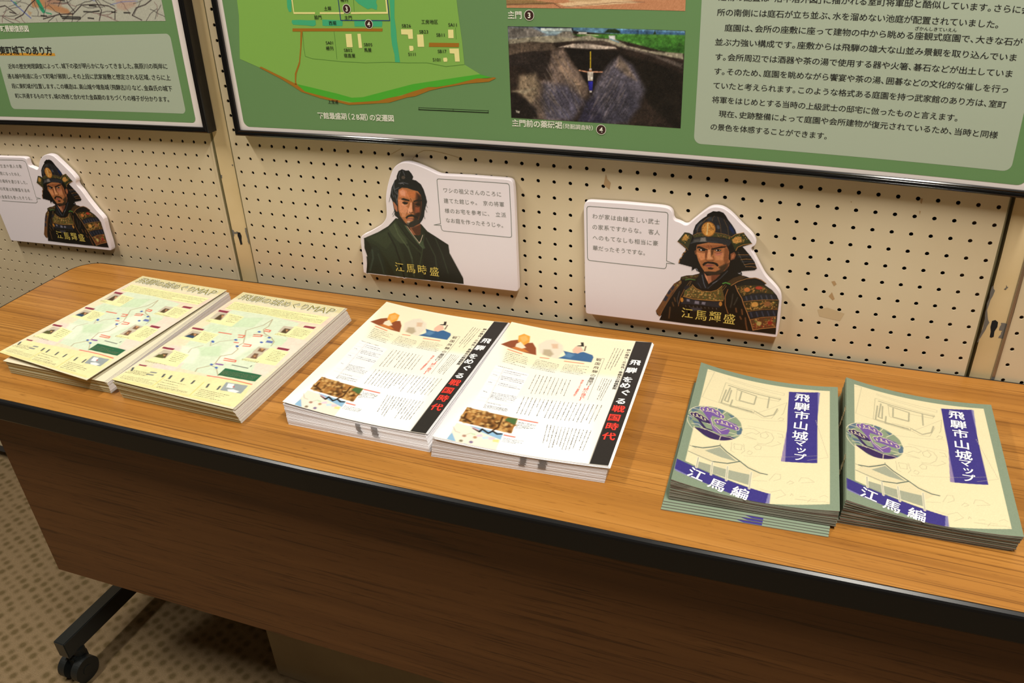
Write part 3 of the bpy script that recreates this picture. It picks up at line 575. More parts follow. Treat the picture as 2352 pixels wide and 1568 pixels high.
l|4c5054|3.04|0.4|62.9 -266 61.3 -260
l|4c5054|3.03|0.4|75.3 -266.1 73.4 -259.7
l|4c5054|3|0.4|96.7 -265.9 94.9 -259.5
l|4c5054|2.95|0.39|114.7 -265.3 113.8 -258.8
l|4c5054|2.9|0.39|141.4 -265.8 139.4 -258.9
l|4c5054|2.84|0.38|159.5 -265 158.3 -258
l|7c8084|2.68|0.41|38 -262 46.6 -260.9
l|7c8084|2.66|0.41|36.9 -268.2 46.7 -267.2
l|3a3a3a|1.25|0.42|138.6 -205.8 166.8 -205.6
l|3a3a3a|1.23|0.41|167.6 -198 167.8 -200.8""",
'castlemap_rows': """r|5|11.8 -38.5 199.7 -38.8 197.5 -57.5 11.5 -60.5
r|6|32.9 -77.1 59.9 -78.2 60.8 -100 42.5 -100.3
r|6|32.2 -139.2 58.1 -139.7 56.9 -162 40.9 -162.1
r|6|32.7 -202.3 54.7 -204.7 57.4 -228.4 40.6 -229.3
r|6|166.6 -81.2 198.3 -83.4 196.4 -104.2 170.2 -104.2
r|7|173.3 -150.5 197.1 -150.6 199.7 -178.5 176.5 -178.7
r|4|12.7 -265.5 38.9 -264 41.6 -273.2 1.5 -276.5
r|4|6.8 -281.9 64.2 -276.8 65.6 -288.7 7.2 -290.3
r|3|71.2 -268.9 111.5 -269.1 111.5 -284 69 -286.2
r|2|72.8 -286.3 123.9 -283.7 123.8 -287.8 73.8 -291.4
r|5|137 -271.3 185.6 -270.6 182.2 -288.3 137.8 -289.5
r|4|136.8 -221.3 195.1 -217.6 194.4 -228.9 138.1 -232.4
r|2|6.2 -102.3 27.9 -103 21.8 -108.5 9.3 -108.7
r|1|112 -117.5 138.1 -116 135.3 -120.3 113.4 -122.2
r|2|6.2 -237.6 46.4 -238 45.5 -241.3 8.4 -242.1
r|2|141.1 -185.7 171.7 -184.8 171.3 -189.4 143.6 -190.4
r|2|144.4 -105.5 183.2 -106.8 183.4 -110 145.7 -110.2""",
'castlemap_title': """t|飛騨の城めぐりMAP|6.8 -17.4 196.5 -13.8 8.5 -6.4 9.9 -28.9""",
'warring': """p|fbf4e6|0|-12.6 5 219.7 9.3 219.7 -300.2 -4.2 -303.8
p|f6e8c8|9.45|-11.5 1.7 188.8 -0.1 185.4 -102.2 24.9 -107.7
p|fffdfa|11.33|22.6 -189.4 164.5 -175 186.2 -294.7 0.6 -295.6
p|2c2826|0.23|186.4 -0.8 209.9 0.2 211.2 -296.7 188.2 -296.7
p|8c4a2c|0.88|5.9 -66.4 15.9 -51.1 23.9 -45.3 35.2 -50.2 46.7 -45 55.2 -57.3 61 -75.6 46 -74.7 22.2 -70.6
p|c87838|0.87|22.5 -68.9 33.6 -60.6 50 -71.9 39.3 -73.5
p|e8a040|0.88|26.1 -49.6 21.9 -34 27.5 -25.4 37.8 -29.1 41.7 -44.9 37.1 -56.3
p|f0dcc0|1.1|25.8 -56.4 29.8 -48.5 41.9 -61.4 37 -66.1 26.7 -64.3
p|e8b060|1.35|24.4 -36.6 32 -29.2 38.4 -39.2 33.7 -50.6
p|e4d8c4|2.22|55.5 -47.3 62.5 -31.8 72.2 -25.4 88.5 -37.3 94 -52.1 90.8 -75.6 77.5 -73.2 63.2 -67.9
p|b8a88c|2.18|66.5 -57.2 75.4 -54.5 83.2 -65.1 80.8 -73.8 68.9 -71
p|d8b89c|1.78|72.6 -38.8 81.6 -36.1 85 -48.3 77.5 -50.6
p|3c6490|0.88|94 -52.1 109 -54.1 121.6 -47.1 135.7 -52.5 138.5 -58.1 138.7 -72.2 116.8 -72.5 91.9 -73.7 100.2 -63.2
p|5a82a8|2.18|101.2 -54.9 111.6 -58.2 108 -68.8 98 -67.1
p|e8b8a0|0.88|105.2 -45.5 107.3 -35 115.2 -34.2 120.9 -44 115.3 -53.8 107.8 -52.8
p|2c2826|0.67|108.4 -34 118.7 -32.1 115.2 -20.8 111.4 -22 114.1 -29.6 109.7 -31.6
l|4a4038|1.56|0.67|120.9 -30.8 122.3 -43.6
l|e88060|1.96|0.87|19.7 -75.2 41.1 -79.4
l|e88060|1.92|0.85|68.3 -79.8 79.9 -78.8
l|e88060|1.91|0.85|102.8 -78.9 129.2 -78.1
p|f4f2f4|0.83|17.5 -120.6 66.3 -125.6 67.9 -219.6 20.2 -219.2
l|dcd8dc|0.81|0.2|19.2 -127.7 64.1 -130.7
l|dcd8dc|0.81|0.2|19.1 -136.6 64.7 -137.7
l|dcd8dc|0.8|0.2|19.6 -146.7 65.8 -146.1
l|dcd8dc|0.79|0.2|20.7 -156.5 65.6 -157.5
l|dcd8dc|0.78|0.19|21.6 -167.6 66.6 -165.6
l|dcd8dc|0.76|0.19|24.7 -199.5 66.6 -198
l|dcd8dc|0.75|0.19|24.2 -206.3 65 -206.3
l|d0ccd0|0.82|0.21|30.4 -124.3 36.3 -219.8
p|a8743c|0.36|16.3 -226.1 83.3 -228.6 85.4 -260.4 17.3 -257.7
d|6a4420 c89858 8a5a2c 4a3018 d8b070|160|4|17.6 -227.7 82.8 -230.5 84.3 -259.1 17.8 -256.4
p|4a6a3c|1.26|71.3 -230 83.1 -229.1 83.8 -242.5 69.3 -236.8
l|4a2c14|2.5|1.07|20.6 -239.5 21.4 -249.2 31.5 -253.7
l|4a2c14|2.15|1.08|64.8 -231.9 66.5 -253.4 62.4 -261.8
p|f0e4d4|0.35|16.3 -261.7 76.4 -263.7 78.4 -299.7 17.9 -297.6
p|90b8d8|0.52|31.4 -261 76.4 -263.7 77.2 -276.3 48 -268.2
p|90b8d8|0.51|18.3 -281.3 29.1 -296.7 17.2 -295.9
p|90b8d8|0.33|37.9 -296.5 60.5 -299.1 41.7 -299.5
l|1c1818|2.43|0.26|39.1 -264.8 48.4 -269.3 49.6 -263 59.2 -268.6 62.8 -262.8 69.6 -266.8 74.5 -265
l|e8b0b8|1.74|0.52|38.1 -263.9 46 -266.4
p|c8dce8|0.34|54.3 -278.1 61.1 -273.9 64.2 -278.8 57.1 -282
p|f0c8d0|0.34|61.8 -276 69.3 -273.9 71.1 -279.2 64.1 -280.5
p|f0dc90|0.33|68.3 -278.8 75.7 -276.7 76.3 -282.3 69.7 -283
p|d8e8c8|0.34|39.5 -275.3 45.8 -273.5 46.1 -278.1 40.7 -278.5
p|e8c8d8|0.34|47 -276.7 52.4 -272.8 55.2 -276.7 49.4 -279.5
l|b08070|4.41|1.02|34 -282.7 34.4 -282.8
l|b89070|4.42|1.02|47 -281.3 47.3 -281.5
l|8a8068|4.31|1|33.9 -293.1 34.2 -293.2
l|807090|4.38|1.01|45.8 -291.5 46.2 -291.7
l|a09888|0.69|0.35|15.4 -270.3 21.3 -278.1 27.1 -278.8
l|a0b090|0.68|0.34|32.8 -283 39.5 -275.3 45.3 -276
l|e8503c|1.97|0.54|85.1 -229.8 108.8 -230.4
l|e8503c|1.87|0.51|78.4 -266.2 91.5 -266.5""",
'warring_rows': """r|7|19.5 -79.5 54.7 -84.8 56.5 -113.6 23.2 -109.8
r|7|65 -84.9 98.4 -88.9 98.1 -113.2 63.6 -111.5
r|7|105.2 -85.3 138.2 -83.1 138.6 -110.1 104.4 -108.3
r|2|33.5 -126.4 65.3 -127.3 63.6 -136.6 32.6 -135.5
r|3|33 -141.3 65.9 -141.7 65.7 -153.2 35.2 -152.2
r|2|34.9 -158 66.4 -160 67 -166.8 36.1 -166.1
r|5|35.2 -183 68.6 -181.4 66.6 -198 35.8 -197.6
r|1|36.8 -206.6 54.9 -206.6 54.4 -209.4 36.9 -209.2
r|3|35.1 -212.3 66.3 -212.4 66.9 -218.7 35.4 -221.3
r|5|86.2 -234.4 109.5 -235.1 109.3 -243.7 86.3 -250.2
r|4|79.3 -271.1 105.1 -270.7 103.7 -279.1 79.6 -280.2
r|1|21.1 -119.6 49.7 -121.6 49.8 -124.5 20.6 -122.7
r|1|22.8 -183.9 28.4 -185 28.6 -187.6 23 -186.5
r|1|21 -141.9 27.5 -142.9 27.6 -145.2 21.2 -144.2
r|1|21.8 -161.8 28.5 -161.6 28.7 -163.8 22 -164.1
c|10|72.7 -123.7 125.4 -124.2 126.9 -164.4 74.4 -171.5
c|20|74 -179.8 178.6 -173.6 177.2 -217.1 76.1 -218.5
c|13|119.5 -231.1 177.8 -231.5 177.5 -275.3 125.7 -276.4
c|4|160 -25.6 176.4 -27.3 173.3 -87.9 159 -86.1
c|5|161.2 -109.3 176.6 -110.6 173.6 -164.4 161 -160""",
'warring_title': """t|飛騨をめぐる|197.2 -60.9 195.9 -82.7 195.7 -107 195.5 -122.2 198.9 -139.4 197.4 -160.7 189.7 -58.5 205.1 -57.6
t|戦国時代|198 -178.9 196.9 -199.1 198 -218.5 198.8 -239.7 192.3 -177.4 205.6 -176.2
t|戦国飛騨の幕開け|147 -63.4 147.8 -74.1 148.2 -84.8 148.8 -95.2 148.9 -105.6 149 -114.3 148.9 -121.6 148.8 -128.8 144.1 -64.3 150.3 -64
t|【姉小路氏】|147.9 -136.2 147.8 -141.8 147.7 -147.4 147.9 -154.3 147.9 -160.3 148.1 -165.9 145.8 -139.6 150.5 -139.6
t|姉小路氏・三木氏・金森氏の群雄割拠|182 -28.2 182.1 -35.3 182.3 -42.4 182.4 -49.3 182.5 -56.3 182.6 -63.1 182.8 -69.9 182.9 -76.6 183 -83.2 182.9 -89.9 183 -96.4 183.1 -102.8 183.1 -108.7 183.1 -114.4 183.1 -120.2 183.1 -125.9 183.1 -131.5 179.5 -28.3 184.2 -28.2
t|織田家と三木の群雄割拠の中で|138.6 -121.2 138.5 -124.7 138.5 -128.1 138.4 -131.6 138.4 -135 138.3 -138.4 138.3 -141.8 138.1 -144.7 137.9 -147.5 137.7 -150.3 137.6 -153.1 137.4 -155.9 137.1 -158.2 136.8 -160.5 137.2 -120.7 140 -120.8
l|807868|1.07|0|151.2 -58.1 154 -58.2 155.7 -165.5
l|807868|1.08|0|142.1 -59.5 154 -58.2""",
'booklet': """p|8a9a84|0|-13.4 9.3 206.5 26.1 199.2 -267.4 -9.5 -290.3
p|f3e6bd|0.21|10.7 -10.8 172.3 -10.9 172.3 -246 108.4 -257 109.4 -240.4 10.3 -217.5
p|a898b4|0.32|11.1 -241.2 12.2 -239.8 107.7 -255.2 106.6 -257.6
p|8a86b8|0.32|1.9 -239.8 109.6 -256.6 109.7 -239.3 106.1 -239.4 0.3 -233.8
p|40388a|0.17|0.6 -218.4 107.4 -239.4 104.9 -261.1 0.8 -236.9
p|9a88b0|0.38|122 -109.8 124.6 -103.8 123.1 -176.3 117.9 -176.7
p|8a86b8|0.42|157.3 -15.3 160.2 -16.6 158 -76.8
p|40388a|0.21|120.9 -21.3 157.6 -15.8 158.6 -172.6 122.7 -176.4
l|c4bda0|0.64|0.42|10.3 -16.5 20.7 -12.8 12.1 -80.2
l|c4bda0|0.6|0.4|12.1 -80.2 80.1 -84.3
l|c4bda0|0.58|0.39|81.7 -86.5 119.5 -48.6
l|c4bda0|0.56|0.38|75.3 -116.3 119.4 -115.8
l|c4bda0|0.52|0.35|74.8 -178.9 160.9 -157.3
l|c4bda0|0.59|0.39|155.9 -82.8 170.5 -160.1 147.5 -168.6
l|c4bda0|0.64|0.42|39.8 -18.1 115.6 -27 115.1 -32.4 40.1 -21
l|c4bda0|0.58|0.39|59.9 -104.5 118.4 -92.8
l|b2ae92|1.87|1.04|42.3 -35.2 111 -43.1
l|b2ae92|1.84|1.02|40.5 -47.6 37.1 -79.9 77 -82.6
l|b2ae92|1.85|1.03|45.1 -40.1 40.9 -73 45.4 -74.2 47.1 -45.2
l|b2ae92|1.86|1.04|54.1 -39.8 80.2 -45.2 78.7 -65.5 59.3 -63.9 60.5 -43.4
l|b2ae92|1.8|1|50.6 -66.9 49.2 -82.6 58 -82.3 78.7 -84.8
l|b2ae92|1.85|1.03|96.7 -42.3 95.9 -68
l|b2ae92|1.79|1|108.4 -66.4 104.8 -81.3 93.5 -89.2 81.3 -81.2
l|aca88c|0.63|0.31|38.8 -30.5 111.6 -40 109 -48 80.4 -48 78.1 -67.1 54.9 -65.4 54.4 -42.7
l|aca88c|0.63|0.31|38 -30.8 34.3 -80.9 43.4 -83.2 80.3 -87 79.7 -79 57.6 -78.4
l|aca88c|0.58|0.29|81.7 -86.5 90.9 -92.7 102.3 -90.2 110 -68.7
l|aca88c|0.61|0.31|119.5 -48.6 116.2 -74.8 114.2 -79.5
l|aca88e|0.56|0.28|70.2 -124.4 75.7 -121.3 82.7 -120.3 90.1 -125.4 86.3 -130.5 80.5 -128.6 73.9 -134.6
l|aca88e|0.55|0.28|91 -127.7 97 -121.9 101 -129.4 97.8 -135.4 92.2 -134.8 91 -127.7
l|aca88e|0.56|0.28|96.9 -120.7 104.2 -123.3 107.5 -132.3 105.1 -140.5 98.6 -147.5 88.9 -148.2
l|aca88e|0.54|0.27|89.1 -150.6 105.6 -150 116.3 -141.7 112 -138.2
l|aca88e|0.56|0.28|69.9 -137.1 87 -141.4 71.7 -141.5
l|aca88e|0.56|0.28|111.1 -121 116.8 -121.7 118.5 -128.6 112.9 -128
l|aca88e|0.54|0.27|58.6 -158 59.4 -174.5 63.7 -176.6
l|aca88e|0.54|0.27|72.9 -155.8 75.3 -169.3 71.7 -175.2
l|aca88e|0.53|0.27|61.5 -159.5 71.7 -158.6 71.2 -168.3 63.1 -169.7 61.5 -159.5
l|aca88e|0.54|0.27|85.4 -157.8 89.1 -151.7 94.1 -153.8 93.1 -160.1 88.4 -161.6 85.4 -157.8
l|aca88e|0.53|0.26|78.2 -170.8 80.6 -166.5 84.6 -168.7 82.5 -174.1 78.4 -173.1
l|aca88e|0.58|0.29|110.3 -90.2 113 -85.3 117.4 -86.5 116.1 -90.9 111.9 -92.3
p|e9ddb6|0.35|18.6 -185.2 45.8 -168.2 71.7 -190.2 100.7 -204.7 86 -220.1 11.1 -199.2
p|a9ad98|0.52|29.7 -187.5 45.7 -173 67.9 -192.6 49 -191.7
p|a9ad98|0.34|24 -211 84.7 -211.9 85.8 -230.9 24.1 -222
l|5a6a62|1.56|0.26|14.7 -186.5 26.5 -183.9 36.6 -177.1 46 -169.8 54.4 -178.4 71.8 -190.9
l|5a6a62|1.52|0.25|41 -203.8 57.9 -200.3 71.8 -190.9 81.8 -199.5 95.5 -205.2 104.1 -205.8
l|8c8f7c|0.87|0.26|11.3 -186.4 18.9 -187.5
l|8a8f80|1.02|0.26|11.2 -198.1 41 -203.8
l|8c8f7c|0.88|0.26|45.7 -166.6 46.1 -170.5
l|f3ead0|2.7|0.34|24 -204.2 24.2 -223.1
l|8c8f80|0.68|0.25|24 -204.2 24.2 -223.1
l|f3ead0|2.72|0.34|40.9 -205.6 41.9 -228.4
l|8c8f80|0.68|0.26|40.9 -205.6 41.9 -228.4
l|f3ead0|2.72|0.34|58.7 -205.6 59.7 -231.5
l|8c8f80|0.68|0.25|58.7 -205.6 59.7 -231.5
l|f3ead0|2.7|0.34|86.1 -207 86 -237.1
l|8c8f80|0.68|0.25|86.1 -207 86 -237.1
l|aaa78e|0.5|0.25|106.7 -215.9 112.5 -202.1 118.4 -201.4 119.5 -209.8 111.9 -215.4
l|aaa78e|0.5|0.25|126.3 -216.3 130 -210.9 134 -214 129 -217.7
l|aaa78e|0.5|0.25|139.2 -210.2 141.6 -203 149.5 -202.7 156.2 -209.3 141.9 -212.6
l|aaa78e|0.5|0.25|88.7 -221.5 104.2 -217.8
l|aaa78e|0.49|0.24|110.4 -236 120.4 -229.8 125.9 -237.5 116 -245.6
l|aaa78e|0.48|0.24|131 -238 132.1 -233.6 134.2 -237.1
l|aaa78e|0.48|0.24|141.2 -237 147.6 -236.1
l|aaa78e|0.48|0.24|136.3 -242.6 146.5 -242.6 156.7 -243.6 166.8 -242.6 171.9 -244.1
l|aaa78e|0.48|0.24|97.4 -233.7 105.2 -235.5 110.4 -236
l|aaa78e|0.48|0.24|161.7 -235 166.8 -231.4 170.6 -234.3
l|aaa78e|0.47|0.24|149.1 -245.9 152.8 -239.7 159.2 -240.8""",
'booklet_emblem': """g|34.9 -128.5 68.7 -126.2 21.2 -94.1 0.2 -129.8 47.2 -161.7
p|8f9f84|0.18|7.4 -142.8 0.2 -129.8 1.6 -111 11.5 -98.3 30.7 -90.9 50.3 -94.4 64.6 -108.2 69.1 -127.3 66.4 -145.7 57.9 -158.3 45.9 -162.6 29.4 -162.7 15.7 -152.5
p|5c7488|0.19|1.6 -111 11.6 -99 16.5 -103.3 10.6 -113.3 4.2 -119.4
p|5c7488|0.19|29.8 -93.3 43 -94.2 41 -103 36.3 -99.2
p|5c7488|0.19|0.3 -127.2 6.7 -127.7 5.4 -138.4
p|5c7488|0.19|61.8 -124.7 68.6 -125 68.7 -140 63.1 -139.4
p|5c7488|0.18|55.4 -146.9 63.7 -146.6 62.8 -151.8 57.2 -151.2
p|5c7488|0.19|48 -100.6 56.9 -102.9 54.6 -108.9
p|5c7488|0.18|6.4 -135.5 17.7 -135.5 21.5 -143.1 11.7 -143.8
p|3c2a5c|0.18|11 -149.1 21.8 -145.5 47.3 -149.5 56.8 -146.4 62.7 -150.6 51.3 -160.9 37.8 -163.6 23.2 -157.4
p|3c2a5c|0.19|3.3 -123.6 8.3 -118 14.3 -119.9 23.1 -122.1 28.8 -128 27.2 -132.4 17.2 -131.9 6.7 -127.7
p|7a5aa4|0.19|13.6 -105.6 20.3 -99.3 30.4 -98.5 39.6 -103.4 44.6 -109.7 42.2 -114.4 29.2 -113.6 29.2 -125.3 34.4 -133.8 40.6 -139.3 48.3 -131.7 54.2 -134.8 52.2 -142.9 44.2 -146.8 34.2 -143.9 31.7 -134.7 24.5 -121.7 17.4 -111
p|7a5aa4|0.19|32.6 -124.1 41.1 -117.4 52.4 -116.2 61.3 -119.7 64.7 -126.2 60.9 -131.3 48 -129.2 36.7 -129.2
l|efe3c0|0.97|0.19|20.6 -95.2 18.5 -107.9
l|efe3c0|0.98|0.2|35.4 -91.4 33.5 -100.2
l|efe3c0|0.96|0.19|46.1 -95.9 40.2 -108.5
l|efe3c0|0.96|0.19|58.3 -102.4 49.3 -113.3
l|efe3c0|0.93|0.19|67.8 -120.1 61.8 -124.7
l|efe3c0|0.92|0.18|68.5 -137.6 56.8 -146.4
l|efe3c0|0.94|0.19|0.2 -129.8 5.7 -130.6
l|efe3c0|0.92|0.18|7.4 -142.8 15.5 -140.1 24.7 -147
l|efe3c0|0.91|0.18|44.6 -150.4 43.2 -163
l|efe3c0|0.91|0.18|55.6 -149.2 64.2 -151.4
l|efe3c0|0.91|0.18|19.1 -146.4 27.4 -146.1 44.6 -150.4 55.6 -149.2
l|efe3c0|0.95|0.19|1.6 -111 13 -109.8 16.5 -103.3
l|efe3c0|0.92|0.18|49 -139 63.1 -139.4
e|efe3c0|0.19|17.1 -106.3 21.8 -106.3 16.1 -101
e|efe3c0|0.19|22.2 -102.4 26.8 -102.5 21.1 -97.1
e|efe3c0|0.19|28.8 -101.8 33.4 -101.8 27.7 -96.5
e|efe3c0|0.19|35.1 -104.2 39.7 -104.2 34.1 -98.9
e|efe3c0|0.19|40.8 -109.4 45.4 -109.4 39.9 -104.2
e|7a5aa4|0.19|17.1 -106.3 21 -106.3 16.3 -102
e|7a5aa4|0.19|22.2 -102.4 26.1 -102.4 21.4 -98.1
e|7a5aa4|0.19|28.8 -101.8 32.7 -101.8 28 -97.5
e|7a5aa4|0.19|35.1 -104.2 39 -104.2 34.3 -99.9
e|7a5aa4|0.19|40.8 -109.4 44.7 -109.4 40.1 -105.1
e|efe3c0|0.19|6.5 -124.1 10.7 -124.2 5.5 -119.5
e|efe3c0|0.19|10.9 -121.6 15.1 -121.7 9.9 -116.9
e|efe3c0|0.19|16.4 -122.9 20.5 -123 15.3 -118.2
e|efe3c0|0.19|21.6 -125.8 25.7 -125.9 20.6 -121.2
e|efe3c0|0.19|26.3 -129.3 30.4 -129.5 25.3 -124.8
e|3c2a5c|0.19|6.5 -124.1 10 -124.2 5.8 -120.4
e|3c2a5c|0.19|10.9 -121.6 14.4 -121.7 10.2 -117.9
e|3c2a5c|0.19|16.4 -122.9 19.8 -123 15.6 -119.2
e|3c2a5c|0.19|21.6 -125.8 25 -125.9 20.8 -122.1
e|3c2a5c|0.19|26.3 -129.3 29.7 -129.5 25.5 -125.7
e|efe3c0|0.19|37.2 -123.1 41.7 -123.1 36.2 -118
e|efe3c0|0.19|42.6 -120.3 47.1 -120.3 41.6 -115.2
e|efe3c0|0.19|48.6 -120.8 53.2 -120.9 47.7 -115.7
e|efe3c0|0.19|54.6 -123.5 59.1 -123.5 53.6 -118.4
e|efe3c0|0.19|60.8 -126.5 65.3 -126.5 59.9 -121.4
e|7a5aa4|0.19|37.2 -123.1 41 -123.1 36.4 -119
e|7a5aa4|0.19|42.6 -120.3 46.4 -120.3 41.8 -116.1
e|7a5aa4|0.19|48.6 -120.8 52.5 -120.8 47.9 -116.7
e|7a5aa4|0.19|54.6 -123.5 58.4 -123.5 53.9 -119.3
e|7a5aa4|0.19|60.8 -126.5 64.6 -126.5 60.1 -122.4
p|7a5aa4|0.19|16.4 -108.6 40.5 -111.1 40.1 -114.4 29.3 -114.3 29.2 -125.3 34.4 -133.8 43.6 -140.8 51.1 -132 54.3 -135.3 52.3 -144.1 44.3 -147.5 33.9 -144.5 31.4 -134.8 24.5 -121.7 17.5 -111.5
p|3c2a5c|0.19|5.1 -126.1 25.5 -130.4 26.9 -132.7 17.3 -132.3 25.6 -143 34.1 -143.4 33 -145.8 21.6 -144.3 13.7 -131.8
p|7a5aa4|0.19|35.5 -124.5 60.6 -127.6 61 -131.5 48.1 -130 36.7 -129.2
l|e8dcb8|1.73|0.39|16.7 -105.3 17.7 -108.2
l|e8dcb8|1.74|0.39|22 -101.4 23 -104.8
l|e8dcb8|1.72|0.38|28.4 -100.9 29.3 -104.3
l|e8dcb8|1.73|0.39|34.7 -103.5 35.4 -106.5
l|e8dcb8|1.71|0.38|40.2 -108.5 40.8 -111.5
l|e8dcb8|1.7|0.38|6.4 -123.1 7.4 -125.9
l|e8dcb8|1.68|0.37|10.9 -121.1 11.8 -123.9
l|e8dcb8|1.7|0.38|16.3 -122.4 17.2 -125.2
l|e8dcb8|1.69|0.38|21.4 -124.8 22.4 -127.6
l|e8dcb8|1.69|0.38|37.1 -122.6 38 -125.4
l|e8dcb8|1.69|0.38|42.5 -119.8 43.4 -123.1
l|e8dcb8|1.7|0.38|48.6 -120.3 49.5 -123.6
l|e8dcb8|1.69|0.38|54.5 -123 55.3 -125.8
l|e8dcb8|1.68|0.37|60.4 -125.6 61.3 -128.4
l|efe3c0|0.75|0.19|28.5 -119.1 32.8 -134.3 44.2 -146.1
l|efe3c0|0.74|0.19|34.3 -132.5 43.6 -140.3 51.4 -131.9""",
'booklet_title': """t|飛騨市山城マップ|138.3 -33 138.4 -54.8 138.9 -75.2 138.1 -98 138 -119.8 138.1 -135.4 139.9 -149.1 138.5 -164.4 128.8 -36.3 147.3 -31.9
t|江馬編|25.9 -235.5 50.7 -243.8 77 -248.2 18 -234.8 34.5 -237.1""",
'marks': """g|985.6 -173.7 994.2 -175.6 1010.5 -179.6 1006 -192.1 996.6 -191.4 976.6 -189.1 972.4 -178.9
g|985.2 -132.7 989.5 -131 992.9 -135.7 989.8 -139.3
g|984.9 -155.7 988.5 -148.9 993.6 -158.7 991.2 -161.2
g|1080.4 1 1083.4 0.8 1083.4 -6.6 1081.2 -5.4
g|1081.8 -16.4 1083.8 -16.5 1083.4 -21.8
g|993.1 -13.4 995.3 -12.8 995.1 -15
g|655.5 -5.3 657.4 -13.1 662.8 -18.7 661.2 -29 652.2 -22.5
g|1194.8 -112.8 1196 -110.6 1199.1 -118.1 1195.6 -146.9 1202.7 -166.4 1198.4 -185.9 1195.2 -199.2 1196.7 -167.3 1194.3 -145.1
g|1218.7 -163.8 1226 -164.7 1227 -172.9 1227.9 -187.4 1220.6 -186.5 1223.3 -175.6 1218.8 -175.2
g|1211.3 -106.4 1214.3 -109.9 1213 -113.7 1209.7 -114.2 1212.4 -111.2
g|-49.7 -161.5 -45 -167.3 -37.5 -166.6 -39.8 -171 -46.1 -171.6 -51 -186.9 -47.8 -194 -53 -185
g|-18.7 -158.6 -14.6 -156.1 -15.1 -168.6 -14.2 -185.2 -16.6 -190.7 -18.3 -177.2 -18.3 -168.9
g|-49.4 -58.3 -46.3 -60 -47.8 -66 -49.7 -64.2
g|-19.7 -38 -16.1 -37.8 -18 -40.8""",
'slots': """g|1206.2 -162.7 1210.1 -160.7 1214.3 -163.5 1215.1 -170.6 1213 -178.3 1213.9 -186.5 1210.8 -188.5 1208.8 -187.4 1208.3 -179.1 1206.3 -172.1
g|-37.8 -167.7 -31.7 -167.7 -29.7 -174.2 -31.7 -182.8 -31.8 -191.2 -36.5 -192.8 -37.4 -181.3 -39.1 -175.1""",
'posts': """g|1189.8 14.3 1190.1 -136.4 1188.8 -254.3
g|1196 13.2 1195.3 -135.6 1196.4 -254.1
g|1225.5 -71.7 1226.1 -158.5 1228.7 -254.1 1224.6 -254.4
g|-49.1 37.3 -47.8 -66 -48.8 -167.7 -53.4 -267.4
g|-13 38.6 -12 -59.8 -12.9 -164.2 -16.1 -267.1
g|-57.1 -8.3 -56 -267.7""",
'scribble': """l|b09468|1.2|0.34|305.9 -0.1 313.5 3.6 324.9 10
l|a8845c|1.36|0.34|354.6 -9.6 342.6 -6.7 350.6 2.7 364.3 9.2 377.3 10 397.6 7.3 424.2 1.6""",
'org': {'O1': [-362.5, -233.4], 'O2': [232.3, -211.3], 'O3': [630.0, -231.2]},
'warp': [[-0.007709, 0.004481], [0.036586, 0.000222], [0.030625, -0.079422], [0.009528, -0.070642], [0.005352, -0.024956], [0.003703, -0.004453], [-0.006539, 0.013946], [-0.073687, 0.054435], [-0.060677, 0.026254], [-0.023148, -0.008476], [-0.005976, -0.003354], [0.066538, -0.011998], [0.031855, -0.044079], [-0.005388, -0.012232], [-0.002445, -0.004753], [-0.035701, -0.003146], [-0.007093, -0.013356], [-0.003557, -0.00742], [-0.010889, -0.001407], [-0.006458, -0.002872], [-0.001812, 0.000173]],
'wb': [-1.164, -0.888, 1.323, 0.313],
}
# ------------------------------------------------------------------ helpers
def lin(c): return np.where(c <= 0.04045, c/12.92, ((c+0.055)/1.055)**2.4)
def hexc(h, gain=1.0):
    c = np.array([int(h[i:i+2], 16)/255 for i in (0, 2, 4)])
    return np.minimum(lin(c)*gain, 0.86)
def mat(name, col=(.8, .8, .8), rough=.5, metal=0., spec=.5, coat=0.):
    m = bpy.data.materials.new(name); m.use_nodes = True
    b = m.node_tree.nodes['Principled BSDF']
    b.inputs['Base Color'].default_value = (*col, 1); b.inputs['Roughness'].default_value = rough
    b.inputs['Metallic'].default_value = metal; b.inputs['Specular IOR Level'].default_value = spec
    b.inputs['Coat Weight'].default_value = coat
    return m
def nd(m, typ, **kw):
    n = m.node_tree.nodes.new(typ)
    for a, v in kw.items(): setattr(n, a, v)
    return n
def lk(m, a, b): m.node_tree.links.new(a, b)
def bsdf(m): return m.node_tree.nodes['Principled BSDF']
def ramp(m, stops, fac):
    r = nd(m, 'ShaderNodeValToRGB'); e = r.color_ramp.elements
    while len(e) < len(stops): e.new(.5)
    for q, (p, c) in zip(e, stops): q.position = p; q.color = (*c, 1)
    lk(m, fac, r.inputs[0]); return r.outputs[0]
def noise_mix(m, c1, c2, scale, detail=3, lo=.35, hi=.65, mapping=(1, 1, 1), coord='Object'):
    tc = nd(m, 'ShaderNodeTexCoord'); mp = nd(m, 'ShaderNodeMapping'); mp.inputs['Scale'].default_value = mapping
    lk(m, tc.outputs[coord], mp.inputs[0])
    n = nd(m, 'ShaderNodeTexNoise'); n.inputs['Scale'].default_value = scale; n.inputs['Detail'].default_value = detail
    lk(m, mp.outputs[0], n.inputs[0])
    c = ramp(m, [(lo, c1), (hi, c2)], n.outputs[0]); lk(m, c, bsdf(m).inputs['Base Color'])
    return n
def bump(m, src, strength, dist=.001):
    b = nd(m, 'ShaderNodeBump'); b.inputs['Strength'].default_value = strength; b.inputs['Distance'].default_value = dist
    lk(m, src, b.inputs['Height']); lk(m, b.outputs[0], bsdf(m).inputs['Normal'])

